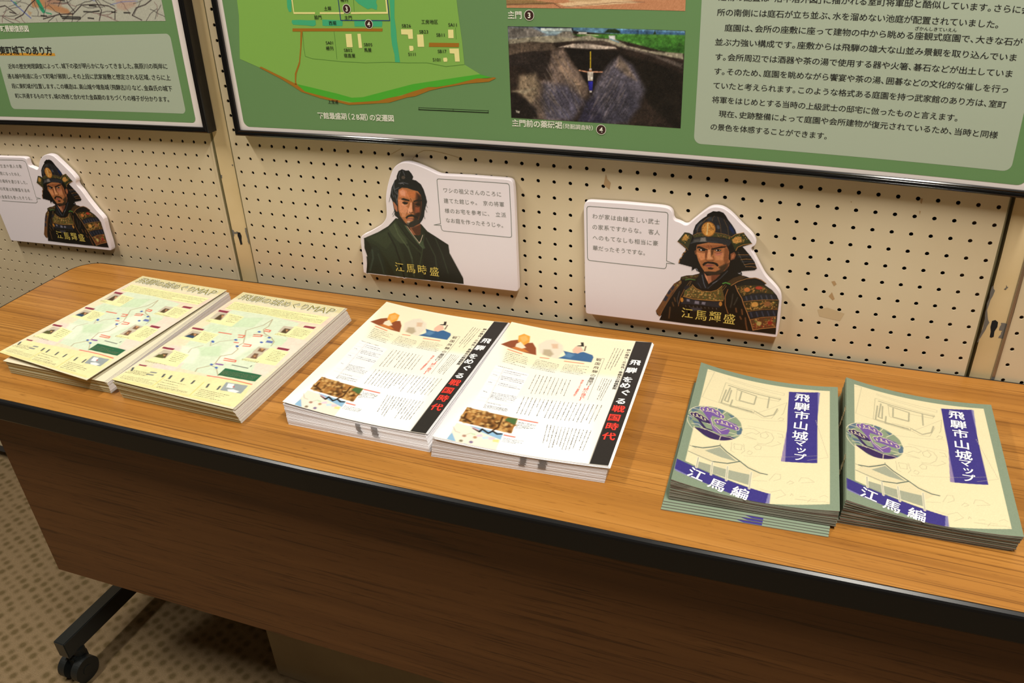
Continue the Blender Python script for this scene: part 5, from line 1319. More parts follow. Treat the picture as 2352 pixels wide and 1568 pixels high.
# keyhole slots, chips, tape residue
S = [P for k, q, P in recs('slots')]
under(flat('keyhole_slot', [(S[0], 1)], .0038, m_pegin), qR); under(flat('keyhole_slot', [(S[1], 1)], .0012, m_pegin), qL)
MK = [P for k, q, P in recs('marks')]
under(flat('tape_residue', [(MK[0], 1)], -.0001, m_tape), pM)
for P in MK[1:6]: under(flat('brown_stain', [(P, 1)], -.0001, m_stain), pM)
under(flat('torn_tape', [(MK[6], 1)], -.0002, m_stain), pM)
rnd = random.Random(4)
def jag(P):
    P = np.asarray(P); out = []
    for a, b in zip(P, np.roll(P, -1, 0)):
        for t in (0, .25, .5, .75):
            out.append(a+(b-a)*t+np.array([rnd.uniform(-.8, .8), rnd.uniform(-.8, .8)]))
    return np.array(out)
for P in MK[7:10]: under(flat('paint_chip', [(jag(P), 1)], .0038, m_bare), qR)
for P in MK[10:]: under(flat('paint_chip', [(jag(P), 1)], .0012, m_bare), qL)
under(flat('pencil_scribble', sum([[(s, 1) for s in stroke(P, 1.0)] for k, q, P in recs('scribble')], []), -.0001, m_hair), pM)
foot = MB(); foot.cyl((-1.062, -.045, .022), .022, .044, n=24); foot.cyl((-1.062, -.045, .05), .012, .03, n=16)
o = foot.build('levelling_foot', m_legm); under(o, pL)
tag(o, 'dark round foot under the panel')

# ------------------------------------------------------------------ framed boards
def board(x0, z0, x1, z1, label):
    root = tag(empty('framed_board', ((x0+x1)/2000, 0, z0/1000+FLOOR)), label, 'board', 'framed information boards')
    prof = [(0, -.0185), (0, -.0215), (1.2, -.0228), (2.4, -.0226), (2.9, -.0219), (3.6, -.0226), (6.0, -.0228), (6.6, -.0220), (7.2, -.0227), (9.0, -.0222), (10.2, -.020), (10.4, -.001), (0, -.001)]
    ix0, iz0, ix1, iz1 = x0+10.4, z0+10.4, x1-10.4, z1-10.4
    for side in range(4):
        V = []; F = []; N = 16
        for t in range(N+1):
            u = t/N
            for o_, y in prof:
                if side == 0: p = (ix0-o_+(ix1-ix0+2*o_)*u, iz0-o_)
                if side == 1: p = (ix0-o_+(ix1-ix0+2*o_)*u, iz1+o_)
                if side == 2: p = (ix0-o_, iz0-o_+(iz1-iz0+2*o_)*u)
                if side == 3: p = (ix1+o_, iz0-o_+(iz1-iz0+2*o_)*u)
                V.append(wall([p], y)[0])
        m = len(prof)
        for t in range(N):
            for s in range(m):
                a, b = t*m+s, t*m+(s+1) % m
                f = (a, b, b+m, a+m); F.append(f if side in (1, 2) else f[::-1])
        under(mesh('frame_rail', V, F, m_black), root)
    # backing slab, white border
    V = []; F = []; NX = 16
    for i in range(NX+1):
        x = ix0+(ix1-ix0)*i/NX
        for z in np.linspace(iz0, iz1, 9): V.append(wall([(x, z)], -.0180)[0])
    for i in range(NX):
        for j in range(8): a = i*9+j; F.append((a, a+9, a+10, a+1))
    under(mesh('white_border', V, F, m_mat), root)
    return root
bM = board(20.5, 21.5, 1219, 905, 'large black framed board with green site plan, trench photograph and long text')
bL = board(-1236, 23.0, -36.0, 905, 'black framed board at upper left with street map and pale green text box')
def sheet(name, P, y, m, root, step=60):
    """flat printed sheet following the board"""
    lo, hi = P.min(0), P.max(0); return under(flat(name, [(P, 0)], y, m), root)
def grid_sheet(name, x0, z0, x1, z1, r, y, m, root):
    xs = np.linspace(x0+r, x1-r, 15); zs = np.linspace(z0+r, z1-r, 9); V = []; F = []
    xs = np.r_[x0, xs, x1]; zs = np.r_[z0, zs, z1]
    for x in xs:
        for z in zs: V.append((x, z))
    nz = len(zs); nx = len(xs)
    for i in range(nx-1):
        for j in range(nz-1):
            if (i in (0, nx-2)) and (j in (0, nz-2)): continue
            a = i*nz+j; F.append([a, a+nz, a+nz+1, a+1])
    n = len(V)
    for cx, cz, a0 in ((x1-r, z1-r, 0), (x0+r, z1-r, 90), (x0+r, z0+r, 180), (x1-r, z0+r, 270)):
        base = len(V); V.append((cx, cz))
        for i in range(7):
            a = math.radians(a0+15*i); V.append((cx+r*math.cos(a), cz+r*math.sin(a)))
        for i in range(6): F.append([base, base+1+i, base+2+i])
    return under(mesh(name, wall(V, y), F, m), root)
yS = -.0182
grid_sheet('green_print', 40.5, 37.5, 1199, 888, 11, yS, m_green, bM)
grid_sheet('green_print', -1218, 40.0, -62.5, 888, 9, yS, m_green, bL)
grid_sheet('text_panel', 781.5, 53.5, 1178, 700, 10, yS-.0001, m_lgreen, bM)
grid_sheet('text_panel', -532, 55.5, -80.5, 190.5, 9, yS-.0001, m_lgreen, bL)
yT = yS-.00025
W_ = lambda y: (lambda P: wall(P, y))
T = Text()
body = ['建物の配置は「洛中洛外図」に描かれる室町将軍邸と酷似しています。さらに会', '所の南側には庭石が立ち並ぶ、水を溜めない池庭が配置されていました。',
 '庭園は、会所の座敷に座って建物の中から眺める座観式庭園で、大きな石が', '並ぶ力強い構成です。座敷からは飛騨の雄大な山並み景観を取り込んでいま',
 'す。会所周辺では酒器や茶の湯で使用する器や火箸、碁石などが出土していま', 'す。そのため、庭園を眺めながら饗宴や茶の湯、囲碁などの文化的な催しを行っ',
 'ていたと考えられます。このような格式ある庭園を持つ武家館のあり方は、室町', '将軍をはじめとする当時の上級武士の邸宅に倣ったものと言えます。',
 '現在、史跡整備によって庭園や会所建物が復元されているため、当時と同様', 'の景色を体感することができます。']
ends = [(802, 242.5, 1162, 245), (801.5, 224, 1132, 226.5), (812, 205.5, 1160, 208.5), (801, 187.5, 1158, 190.5), (802, 169, 1157, 171.5), (802, 150.8, 1156, 152.8),
 (802, 132.5, 1156, 134.5), (802, 114, 1106, 113.5), (812, 96, 1154, 97), (802, 78, 954, 77)]
for s, e in zip(body, ends): T.line(s, *e, size=9.3, bold=.008)
T.line('ざかんしきていえん', 1037, 216, 1085, 217, size=4.8, bold=.008)
under(T.build('body_text', W_(yT), m_ink), bM)
for a in (('主門', 520, 215, 541, 215, 10.6, .02), ('主門前の薬研堀', 520, 65.5, 596, 66.2, 10.6, .02), ('（発掘調査時）', 595, 65.4, 642.5, 65, 7.4, .012), ('下館最盛期（２B期）の変遷図', 190, 61.5, 328, 62.5, 10.8, .02)):
    T = Text(); T.line(*a[:5], size=a[5], bold=a[6]); under(T.build('caption_text', W_(yT), m_white_ink), bM)
T = Text()
for s, e in (('近年の歴史地理調査によって、城下の姿が明らかになってきました。高原川の両岸に', (-508, 139, -100, 136.3)), ('通る越中街道に沿って町場が展開し、その上段に武家屋敷と想定される区域、さらに上', (-518, 120, -99, 117.2)),
             ('段に東町城が位置します。この構造は、高山城や増島城（飛騨古川）など、金森氏の城下', (-513, 101, -100, 98.5)), ('町に共通するものです。城の改修と合わせた金森期のまちづくりの様子が分かります。', (-511, 82, -111, 79.7))): T.line(s, *e, size=10.2, bold=.012)
under(T.build('body_text', W_(yT), m_ink), bL)
T = Text(); T.line('東町城下のあり方', -521, 169.5, -373, 166, size=17, bold=.022); under(T.build('heading_text', W_(yT), m_ink), bL)
under(flat('heading_underline', [(np.array([(-535, 160.5), (-368, 156.5), (-368, 161.5), (-535, 165.5)]), 0)], yS-.0002, m_orange), bL)
T = Text(); T.line('町景観復原図', -501, 210, -421, 207, size=12.4, bold=.02); under(T.build('caption_text', W_(yT), m_white_ink), bL)
# site plan: flat printed shapes in thin layers
cols = {}
LAY = {'7fae4a': 1, '5a9e3a': 2, '9c6a24': 4, '3fa878': 3, 'e0d48c': 5, 'e6d690': 5, '1c3470': 6, '4c7a34': 3, '10180c': 3, '1c2816': 3}
for k, q, P in recs('sitemap'):
    c = q[0]; cols.setdefault(c, [])
    if k == 'p': cols[c].append((P, LAY[c]))
    else: cols[c] += [(s, LAY[c]+.3*(i % 2)) for i, s in enumerate(stroke(P, max(float(q[1]), .5)))]
plan = under(mesh('site_plan', *(lambda VF: (wall(VF[0][:, :2], yS-.0001-VF[0][:, 2]*.00006), VF[1]))(tess(cols['7fae4a'], None)), mat('plan_ground', C('7aa64c', GW), .42)), bM)
nm = {'5a9e3a': 'plan_slope', '9c6a24': 'plan_road', '3fa878': 'plan_moat', 'e0d48c': 'plan_wall', 'e6d690': 'plan_building', '1c3470': 'plan_outline', '4c7a34': 'plan_contour', '10180c': 'plan_scale_bar', '1c2816': 'plan_scale_tick'}
def kid(o, parent): o.parent = parent; o.matrix_parent_inverse = parent.matrix_parent_inverse.copy() if False else Matrix.Translation(-Vector(parent.parent.location)) ; return o
CV = {'5a9e3a': '47a02e', '9c6a24': '97671f', '3fa878': '3fa374'}
for c in nm: 
    mc = mat(nm[c], C(CV.get(c, c), GW), .42)
    if nm[c] in ('plan_building', 'plan_moat', 'plan_wall', 'plan_road'):
        for pl in cols[c]: under(flat(nm[c], [pl], yS-.0001, mc), bM)
    else: under(flat(nm[c], cols[c], yS-.0001, mc), bM)
for k, q, P in recs('sitemap_text'):
    T = Text(); s = q[0]; T.line(s, *P[0], *P[1], size=min(6.4, np.hypot(*(P[1]-P[0]))/max(1, sum(adv(c, 0) for c in s))*(1. if ord(s[0]) > 127 else 1.5)), bold=.008, tight=False)
    under(T.build('plan_text', W_(yT-.0003), m_ink), bM)
for (k, q, P), ch in zip(recs('badges'), '3434'):
    r = np.hypot(*(P[1]-P[0])); a = np.arange(24)*np.pi/12; cc = np.stack([np.cos(a), np.sin(a)], 1)
    bd = under(flat('number_badge', [(P[0]+cc*r*.90, 9)], yS-.0001, m_badge), bM)
    T = Text(); T.glyph(ch, P[0], r*1.35, bold=.03)
    for o in (flat('badge_ring', [(P[0]+cc*r, 8)], yS-.0001, m_white_ink), T.build('badge_number', W_(yS-.0008), m_white_ink)): o.parent = bd
# photographs on the boards
cv = Canvas(0, -127, 243, 0, .8, '2a211c'); cv.softk = 3.2; cv.run('trench')
_t = lambda x, y: np.array([(x-90)/1500*243., -(y-225)/790*127.])
def streaks(quad, d, n, cols):
    q = [ _t(*p) for p in quad ]
    for i in range(n):
        a, b = cv.rng.rand(2); c0 = (q[0]*(1-a)+q[1]*a)*(1-b)+(q[3]*(1-a)+q[2]*a)*b; L = 6+cv.rng.rand()*20; dd = np.array(d)+cv.rng.randn(2)*.06
        w_ = .5+cv.rng.rand()*1.3; cl = cols[cv.rng.randint(len(cols))]; e_ = c0+dd*L; nn = np.array([-dd[1], dd[0]])*w_/2
        cv.poly(np.array([c0-nn*.2, c0+(e_-c0)*.5-nn, e_, c0+(e_-c0)*.5+nn]), cl, .9, .30)
streaks([(440, 430), (590, 430), (770, 840), (330, 960)], (.50, -.86), 170, ['a08c78', '2a2422', '7c7480', '5c5458', 'b8a890', '3c3434'])
streaks([(180, 640), (420, 640), (620, 1010), (280, 1000)], (.62, -.78), 90, ['8c7c68', '2c2624', '6c6670', 'a89880'])
streaks([(1000, 460), (1090, 500), (1180, 900), (800, 900)], (-.50, -.86), 170, ['8c7c74', '2a2624', '6c6878', '4c4850', 'a4948a', '38343c'])
cv.run('trench_person')
cv.mottle(22, .10); cv.mottle(7, .10); cv.mottle(2.4, .12); cv.speckle(.02)
under(cv.build('trench_photograph', lambda P: wall(P+np.array([519.5, 200.]), yS-.0002), m_print, GW*.9), bM)
cv = Canvas(0, -13.5, 242, 30, 1.2, 'b8805c'); cv.run('gatephoto'); cv.speckle(.02)
under(cv.build('gate_photograph', lambda P: wall(P+np.array([519., 238.]), yS-.0002), m_print, GW), bM)
cv = Canvas(-10, -34.5, 436, 20, 1.0, 'a8a89a'); cv.softk = 2.; cv.run('oldmap'); cv.speckle(.02)
under(cv.build('street_map_photograph', lambda P: wall(P*np.array([1., 1.])+np.array([-520., 245.])+np.c_[np.zeros(len(P)), np.interp(P[:, 0], [0, 436], [9.5, .5])], yS-.0002), m_print, GW), bL)

# ------------------------------------------------------------------ foam board cut-outs
ORG = DATA['org']
def cutout(key, org, label, yf=-.013):
    rc = recs(key); G = [P for k, q, P in rc if k == 'g']; ts = [(q[0], P) for k, q, P in rc if k == 't']
    org = np.array(ORG[org]); root = tag(empty('foam_board_cutout', (org[0]/1000, yf, org[1]/1000+FLOOR)), label, 'cutout', 'foam board speech cut-outs on the partition')
    O = G[0]
    # smooth outline: Chaikin except at sharp square corners
    Q = O
    for it in range(2):
        N = []
        for i in range(len(Q)):
            a, b = Q[i], Q[(i+1) % len(Q)]; L = np.hypot(*(b-a))
            if L > 25: e = 6./L; N += [a+(b-a)*e*.4, b+(a-b)*e*.4]
            else: N += [a*.75+b*.25, a*.25+b*.75]
        Q = np.array(N)
    if sum(Q[i][0]*Q[(i+1) % len(Q)][1]-Q[(i+1) % len(Q)][0]*Q[i][1] for i in range(len(Q))) < 0: Q = Q[::-1]
    n = len(Q); nx_ = np.roll(Q, -1, 0)-np.roll(Q, 1, 0); nrm = np.stack([nx_[:, 1], -nx_[:, 0]], 1); nrm /= np.hypot(*nrm.T)[:, None]+1e-9
    rings = [(Q-nrm*1.1, yf), (Q-nrm*.35, yf+.0003), (Q, yf+.0011), (Q, -.0035), (Q-nrm*.5, -.003)]
    V = np.concatenate([wall(P+org, y) for P, y in rings]); F = []
    for r_ in range(4):
        for i in range(n):
            j = (i+1) % n; F.append((r_*n+i, (r_+1)*n+i, (r_+1)*n+j, r_*n+j))
    from mathutils.geometry import tessellate_polygon
    F = [f[::-1] for f in F]
    R0 = rings[0][0]
    for t in tessellate_polygon([[Vector((x, z, 0)) for x, z in R0]]):
        a, b, c = (R0[i] for i in t); s = (b[0]-a[0])*(c[1]-a[1])-(b[1]-a[1])*(c[0]-a[0])
        F.append(tuple(t) if s > 0 else tuple(t)[::-1])
    under(mesh('foam_board', V, F, m_cut), root)
    bub = G[1]+org
    if sum(bub[i][0]*bub[(i+1) % len(bub)][1]-bub[(i+1) % len(bub)][0]*bub[i][1] for i in range(len(bub))) < 0: bub = bub[::-1]
    if key == 'outline1': st = stroke(bub, .9)
    else: st = stroke(np.r_[bub, bub[:1]], .9)
    under(flat('speech_bubble', [(s, 1+.6*(i % 2)) for i, s in enumerate(st)], yf-.0001, m_bub), root)
    T = Text()
    for s, P in ts: T.line(s, *(P[0]+org), *(P[1]+org), size=8.4, tight=False, bold=-.002)
    under(T.build('speech_text', W_(yf-.0002), m_grey_ink), root)
    return root, org
def names(key, org, root, fx=lambda P: P):
    k, q, P = recs(key)[0]; T = Text(); size = abs(P[-1][0]-P[-2][0])*1.06
    for ch, c in zip(q[0], P): T.glyph(ch, fx(c)+org, size, bold=.012)
    under(T.build('gold_name_text', W_(-.0136), m_gold), root)
rt, og = cutout('outline2', 'O2', 'white foam cut-out of a man with topknot in a dark green robe')
cv = Canvas(-1, 0, 190, 205, .62, 'dfd5da'); cv.softk = 2.5; cv.run('lord'); cv.mottle(1.6, .03); cv.speckle(.012)
under(cv.build('robed_man_print', lambda P: wall(P+og, -.0132), m_print, GW, mask=True), rt); names('lord_name', og, rt)
rt, og = cutout('outline3', 'O3', 'white foam cut-out of a helmeted armoured warrior, right of the robed man')
cv3 = Canvas(105, 2, 292, 194, .60, 'dfd5da'); cv3.softk = 2.5; cv3.run('samurai'); cv3.mottle(1.5, .03); cv3.speckle(.012)
under(cv3.build('armoured_warrior_print', lambda P: wall(P+og, -.0132), m_print, GW, mask=True), rt); names('samurai_name', og, rt)
rt, og = cutout('outline1', 'O1', 'white foam cut-out of a helmeted armoured warrior at the left edge')
f1 = lambda P: np.stack([-7.2-(289.5-np.atleast_2d(P)[:, 0])*1.048, (np.atleast_2d(P)[:, 1]-9.8)*1.0+5.9], 1)
cv4 = Canvas(105, 2, 292, 194, .95, 'dfd5da'); cv4.softk = 2.5; cv4.run('samurai'); cv4.speckle(.012)
under(cv4.build('armoured_warrior_print', lambda P: wall(f1(P)+og, -.0132), m_print, GW, mask=True), rt); names('samurai_name', og, rt, lambda c: f1(c)[0])

# ------------------------------------------------------------------ folding table
ZTAB = FLOOR-.2506
tab = tag(empty('folding_table', (.49, -.25, 0)), 'long teak laminate folding table with black edging and front panel', 'table')
fr = [(-.37, -.476), (-.136, -.4755), (.137, -.4735), (.398, -.471), (.613, -.4655), (.841, -.459), (.993, -.452), (1.198, -.443), (1.36, -.4365)]
bk = [(1.36, -.003), (1.2, -.0065), (.9, -.011), (.615, -.0155), (.31, -.0235), (-.011, -.030), (-.216, -.0355), (-.36, -.041)]
def arc(cx, cy, r, a0, a1, n=8): return [(cx+r*math.cos(math.radians(a0+(a1-a0)*i/n)), cy+r*math.sin(math.radians(a0+(a1-a0)*i/n))) for i in range(n+1)]
left = arc(-.372, -.086, .045, 90, 180)+[(-.414, -.15), (-.4085, -.23), (-.402, -.32)]+arc(-.357, -.431, .045, 180, 270)
right = arc(1.36, -.3915, .045, -90, 0)+arc(1.36, -.048, .045, 0, 90)
outl = np.array(fr[1:-1]+right+bk[1:-1]+left)
def loop_off(P, d):
    t = np.roll(P, -1, 0)-np.roll(P, 1, 0); nn = np.stack([t[:, 1], -t[:, 0]], 1); nn /= np.hypot(*nn.T)[:, None]; return P+nn*d
n = len(outl)
from mathutils.geometry import tessellate_polygon
def slab(name, P, z1, z0, m, parent):
    V = np.concatenate([np.c_[P, np.full(n, z1)], np.c_[P, np.full(n, z0)]]); F = [(i, n+i, n+(i+1) % n, (i+1) % n) for i in range(n)]
    for t in tessellate_polygon([[Vector((x, y, 0)) for x, y in P]]):
        a, b, c = (P[i] for i in t); s = (b[0]-a[0])*(c[1]-a[1])-(b[1]-a[1])*(c[0]-a[0]); t = tuple(t) if s > 0 else tuple(t)[::-1]
        F.append(t); F.append(tuple(n+i for i in t[::-1]))
    return under(mesh(name, V, F, m), parent)
slab('table_top', loop_off(outl, -.0005), ZTAB, ZTAB-.030, m_wood, tab)
prof = [(-.0006, -.0002), (.0012, .0003), (.0045, -.0012), (.0060, -.0030), (.0066, -.0060), (.0068, -.034), (.0050, -.037), (.0, -.038), (-.003, -.036), (-.003, -.031)]
V = np.concatenate([np.c_[loop_off(outl, o_), np.full(n, ZTAB+h)] for o_, h in prof]); F = []
for r_ in range(len(prof)-1):
    for i in range(n): j = (i+1) % n; F.append((r_*n+i, (r_+1)*n+i, (r_+1)*n+j, r_*n+j))
under(mesh('edge_trim', V, F, m_trim, smooth=False), tab)
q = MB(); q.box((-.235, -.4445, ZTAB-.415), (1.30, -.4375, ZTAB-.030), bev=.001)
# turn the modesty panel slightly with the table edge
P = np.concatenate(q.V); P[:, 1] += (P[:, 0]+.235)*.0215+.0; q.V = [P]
under(q.build('modesty_panel', m_wood_shaded), tab)
def leg(xc):
    L = MB(); x0, x1 = xc-.0135, xc+.0135
    L.box((x0, -.478, .066), (x1, -.045, .106), bev=.0015)
    o = under(L.build('foot_bar', m_legm), tab)
    L = MB(); L.box((xc-.02, -.29, .106), (xc+.02, -.23, ZTAB-.036), bev=.002); under(L.build('leg_column', m_legm), tab)
    L = MB(); L.box((xc-.03, -.40, ZTAB-.062), (xc+.03, -.06, ZTAB-.034), bev=.002); under(L.build('top_bracket', m_legm), tab)
    for yc in (-.452, -.075):
        L = MB(); L.cyl((xc+.004, yc, .060), .013, .016, n=20); L.box((xc-.006, yc-.020, .022), (xc+.014, yc+.012, .056), bev=.003)
        c = under(L.build('caster', m_rub), tab)
        for sx in (-.013, .021):
            L = MB(); L.cyl((xc+sx, yc-.012, .026), .026, .016, axis=0, n=36); L.cyl((xc+sx, yc-.012, .026), .010, .018, axis=0, n=20)
            wv = L.build('wheel', m_rub); wv.parent = c; wv.matrix_parent_inverse = Matrix.Identity(4)
leg(-.279); leg(1.24)
q = MB(); q.box((.099, -.333, 0), (.57, -.06, .215), bev=.002)
o = q.build('storage_carton', m_box); tag(o, 'plain beige carton standing on the carpet under the table', 'box')

# ------------------------------------------------------------------ printed matter on the table
def surf(top, sag, size, lift=0., zscale=1.):
    """top: TL,TR,BR,BL as (x_mm, y_mm, height_mm); returns f(P mm, P=(u right, v down negative)) -> world"""
    A = np.array(top, float)/1000
    def f(P, lift=lift, fr=1.):
        P = np.asarray(P, float).reshape(-1, 2); u = P[:, 0]/size[0]; v = -P[:, 1]/size[1]
        w_ = [(1-u)*(1-v), u*(1-v), u*v, (1-u)*v]
        X = sum(a*w[:, None] for a, w in zip(A, w_))
        z = X[:, 2]*fr-sag/1000*fr*fr*4*np.clip(u*(1-u), 0, 1)*1.
        return np.stack([X[:, 0], X[:, 1], ZTAB+np.maximum(z, .0001)+lift/1000], 1)
    return f
def curved_slab(f, f0, f1, size, dxy=(0, 0), NU=14, base=None, top=None, NV=2, lift=0.):
    """thin slab between height fractions f0..f1"""
    us = np.linspace(0, size[0], NU+1); V = []; F = []
    vs = np.linspace(0, -size[1], NV+1)
    for fr in (f1, f0):
        for v in vs:
            P = np.stack([us, np.full(NU+1, v)], 1); X = f(P, fr=fr, lift=lift); X[:, 0] += dxy[0]/1000; X[:, 1] += dxy[1]/1000; V.append(X)
    nu = NU+1; nv = NV+1; T_ = lambda j, i: j*nu+i; B_ = lambda j, i: (nv+j)*nu+i; mi = []
    for j in range(NV):
        for i in range(NU):
            F.append((T_(j, i), T_(j+1, i), T_(j+1, i+1), T_(j, i+1))); mi.append(0)
            F.append((B_(j, i), B_(j, i+1), B_(j+1, i+1), B_(j+1, i))); mi.append(0)
    for i in range(NU):
        F.append((T_(NV, i), B_(NV, i), B_(NV, i+1), T_(NV, i+1))); mi.append(1)
        F.append((T_(0, i+1), B_(0, i+1), B_(0, i), T_(0, i))); mi.append(1)
    for j in range(NV):
        F.append((T_(j, 0), B_(j, 0), B_(j+1, 0), T_(j+1, 0))); mi.append(3)
        F.append((T_(j+1, NU), B_(j+1, NU), B_(j, NU), T_(j, NU))); mi.append(2)
    return np.concatenate(V), F, mi
def stack_pile(name, f, size, N, jit, mats, label, cat, base_shift=(0, 0), f_top=.96, seed=1, kind='stuff', front_amp=None, group=None):
    rr = random.Random(seed); mb = MB(); cx = cy = 0.
    for k_ in range(N):
        a = f_top*k_/N; b = f_top*(k_+1)/N; s = 1-(k_+.5)/N
        cx = .6*cx+rr.uniform(-jit, jit); cy = .6*cy+rr.uniform(-jit, jit)
        V, F, mi = curved_slab(f, a, b, size, (base_shift[0]*s+cx, base_shift[1]*s+cy+(front_amp(s) if front_amp else 0)))
        mb.V.append(V); [mb.F.append([i+mb.n for i in q_]) for q_ in F]; mb.mi += mi; mb.n += len(V)
    o = mb.build(name, mats); tag(o, label, cat, group, kind); return o
def rows_mesh(key, f, m, name, root, lift=.25, seed=2):
    rr = random.Random(seed); V = []; F = []; n = 0
    for k_, q, P in recs(key):
        N = int(q[0]); A, B, Cc, D = P
        for r_ in range(N):
            t = (r_+.5)/N
            if k_ == 'r': a = A+(D-A)*t; b = B+(Cc-B)*t; hh = np.hypot(*(D-A))/N*.36
            else: a = B+(A-B)*t; b = Cc+(D-Cc)*t; hh = np.hypot(*(B-A))/N*.33
            hh = min(hh, 1.1)
            L = np.hypot(*(b-a)); d = (b-a)/L; nn = np.array([-d[1], d[0]]); s = 0.
            end = L*(1 if rr.random() < .7 else rr.uniform(.5, 1))
            while s < end-1:
                wd = rr.uniform(.8, 3.6); 
                p0 = a+d*s; p1 = a+d*min(s+wd, end); h_ = hh*rr.uniform(.35, 1)/2
                V += [p0-nn*h_, p1-nn*h_, p1+nn*h_, p0+nn*h_]; F.append((n, n+1, n+2, n+3)); n += 4
                s += wd+rr.uniform(.35, 1.1)
    o = mesh(name, f(np.array(V), lift=lift), F, m); o2 = under(o, root); return o2
def flipfix(o):
    bm = bmesh.new(); bm.from_mesh(o.data)
    for fc in bm.faces:
        if fc.normal.z < 0: fc.normal_flip()
    bm.to_mesh(o.data); bm.free()
def top_sheet(name, f, size, mats, label, cat, group, f0, jitter=(0, 0)):
    V, F, mi = curved_slab(f, f0, 1., size, jitter); root = tag(empty(name, tuple(V[:, :].mean(0)*[1, 1, 0]+[0, 0, ZTAB])), label, cat, group)
    under(mesh('paper_body', V, F, mats, None, mi), root); return root

m_rowink = mat('small_print_ink', C('7d785c', GT), .6)
m_rowink2 = mat('small_print_grey', C('67635f', GT), .6)
m_title = mat('title_olive', C('989055', GT), .5)
m_title_o = mat('title_outline_white', (.80, .79, .72), .5)
m_red = mat('red_ink', C('e03428', 1.), .5)
m_wink = mat('white_lettering', (.82, .82, .82), .5)

# --- castle tour map leaflets
A4 = (210, 297)
cvm = Canvas(0, -297, 210, 0, 1.0, 'efe4cc'); cvm.softk = 1.6; cvm.run('castlemap'); cvm.mottle(6, .008); cvm.mottle(2.5, .012)
LEAF = [([(-176, -113, 26), (7, -121, 26), (32, -417, 21), (-177, -418, 28)], 'left'), ([(35, -113, 26), (244, -113, 25), (253, -420, 25), (41, -420, 33)], 'right')]
LEAF[0] = ([(-192, -114, 25), (5, -116, 25), (20, -414, 22), (-182, -417, 24)], 'left')
TOPS = [[(-195, -111, 27), (2, -116, 27), (-4, -426, 27), (-202, -409, 31)], None]
m_cream = mat('cream_printed_paper', (.68, .62, .46), .5)
MATS_Y = [m_cream, m_paper_y, m_paper_e, m_paper_e]
for si, (top, nm_) in enumerate(LEAF):
    f = surf(top, .5, A4)
    under_f = (lambda s: 0) if si == 0 else (lambda s: 0)
    stack_pile('map_leaflet_pile', f, A4, 26, .5, MATS_Y,
               ['pile of yellow map leaflets at the left end of the table, under its top leaflet', 'thick pile of yellow map leaflets, second from the left, under its top leaflet'][si],
               'leaflets', ((0, 1), (6, 4))[si], .88, seed=si+3, group='piles of leaflets')
    for k_ in range(3):     # loose leaflets just under the top one
        V, F, mi = curved_slab(f, .885+.03*k_, .91+.03*k_, A4, ((-1.5-1.*k_, -.5-.4*k_), (1.5-.8*k_, 2.4-.9*k_))[si])
        o = mesh('map_leaflet', V, F, MATS_Y, None, mi, loc=V.mean(0))
        tag(o, 'yellow map leaflet, %s under the top one, in the %s pile' % (('third', 'second', 'next')[k_], ('leftmost', 'second')[si]), 'leaflet', ['loose map leaflets in the leftmost pile', 'loose map leaflets in the second pile'][si])
    if TOPS[si]: f = surf(TOPS[si], .5, A4)
    root = top_sheet('map_leaflet', f, A4, MATS_Y, ['yellow castle map leaflet on top of the leftmost pile', 'yellow castle map leaflet on top of the second pile from the left'][si], 'leaflet', 'top map leaflets', .985)
    o = cvm.build('printed_face', lambda P: f(P, lift=.12), m_leaf, GT*1.0); under(o, root)
    rows_mesh('castlemap_rows', f, m_rowink, 'small_text', root, .22, si+5)
    k_, q, P = recs('castlemap_title')[0]; e = P[0], P[1]
    for m_, bd, lf, nm2 in ((m_title_o, .06, .20, 'title_outline'), (m_title, .016, .62, 'title_text')):
        T = Text(); s = q[0]; x = 8.; 
        for ch in s:
            wd = 17.2 if ord(ch) < 128 else (22.5 if ch in '飛騨城' else 18.5)
            sz = 22 if ch in '飛騨城' else (20 if ord(ch) > 127 else 25)
            T.glyph(ch, (x+wd/2, -17.0+.3), sz, bold=bd, sx=wd/sz*.98 if ord(ch) > 127 else 1.)
            x += wd
        under(T.build(nm2, lambda P: f(P, lift=lf), m_), root)

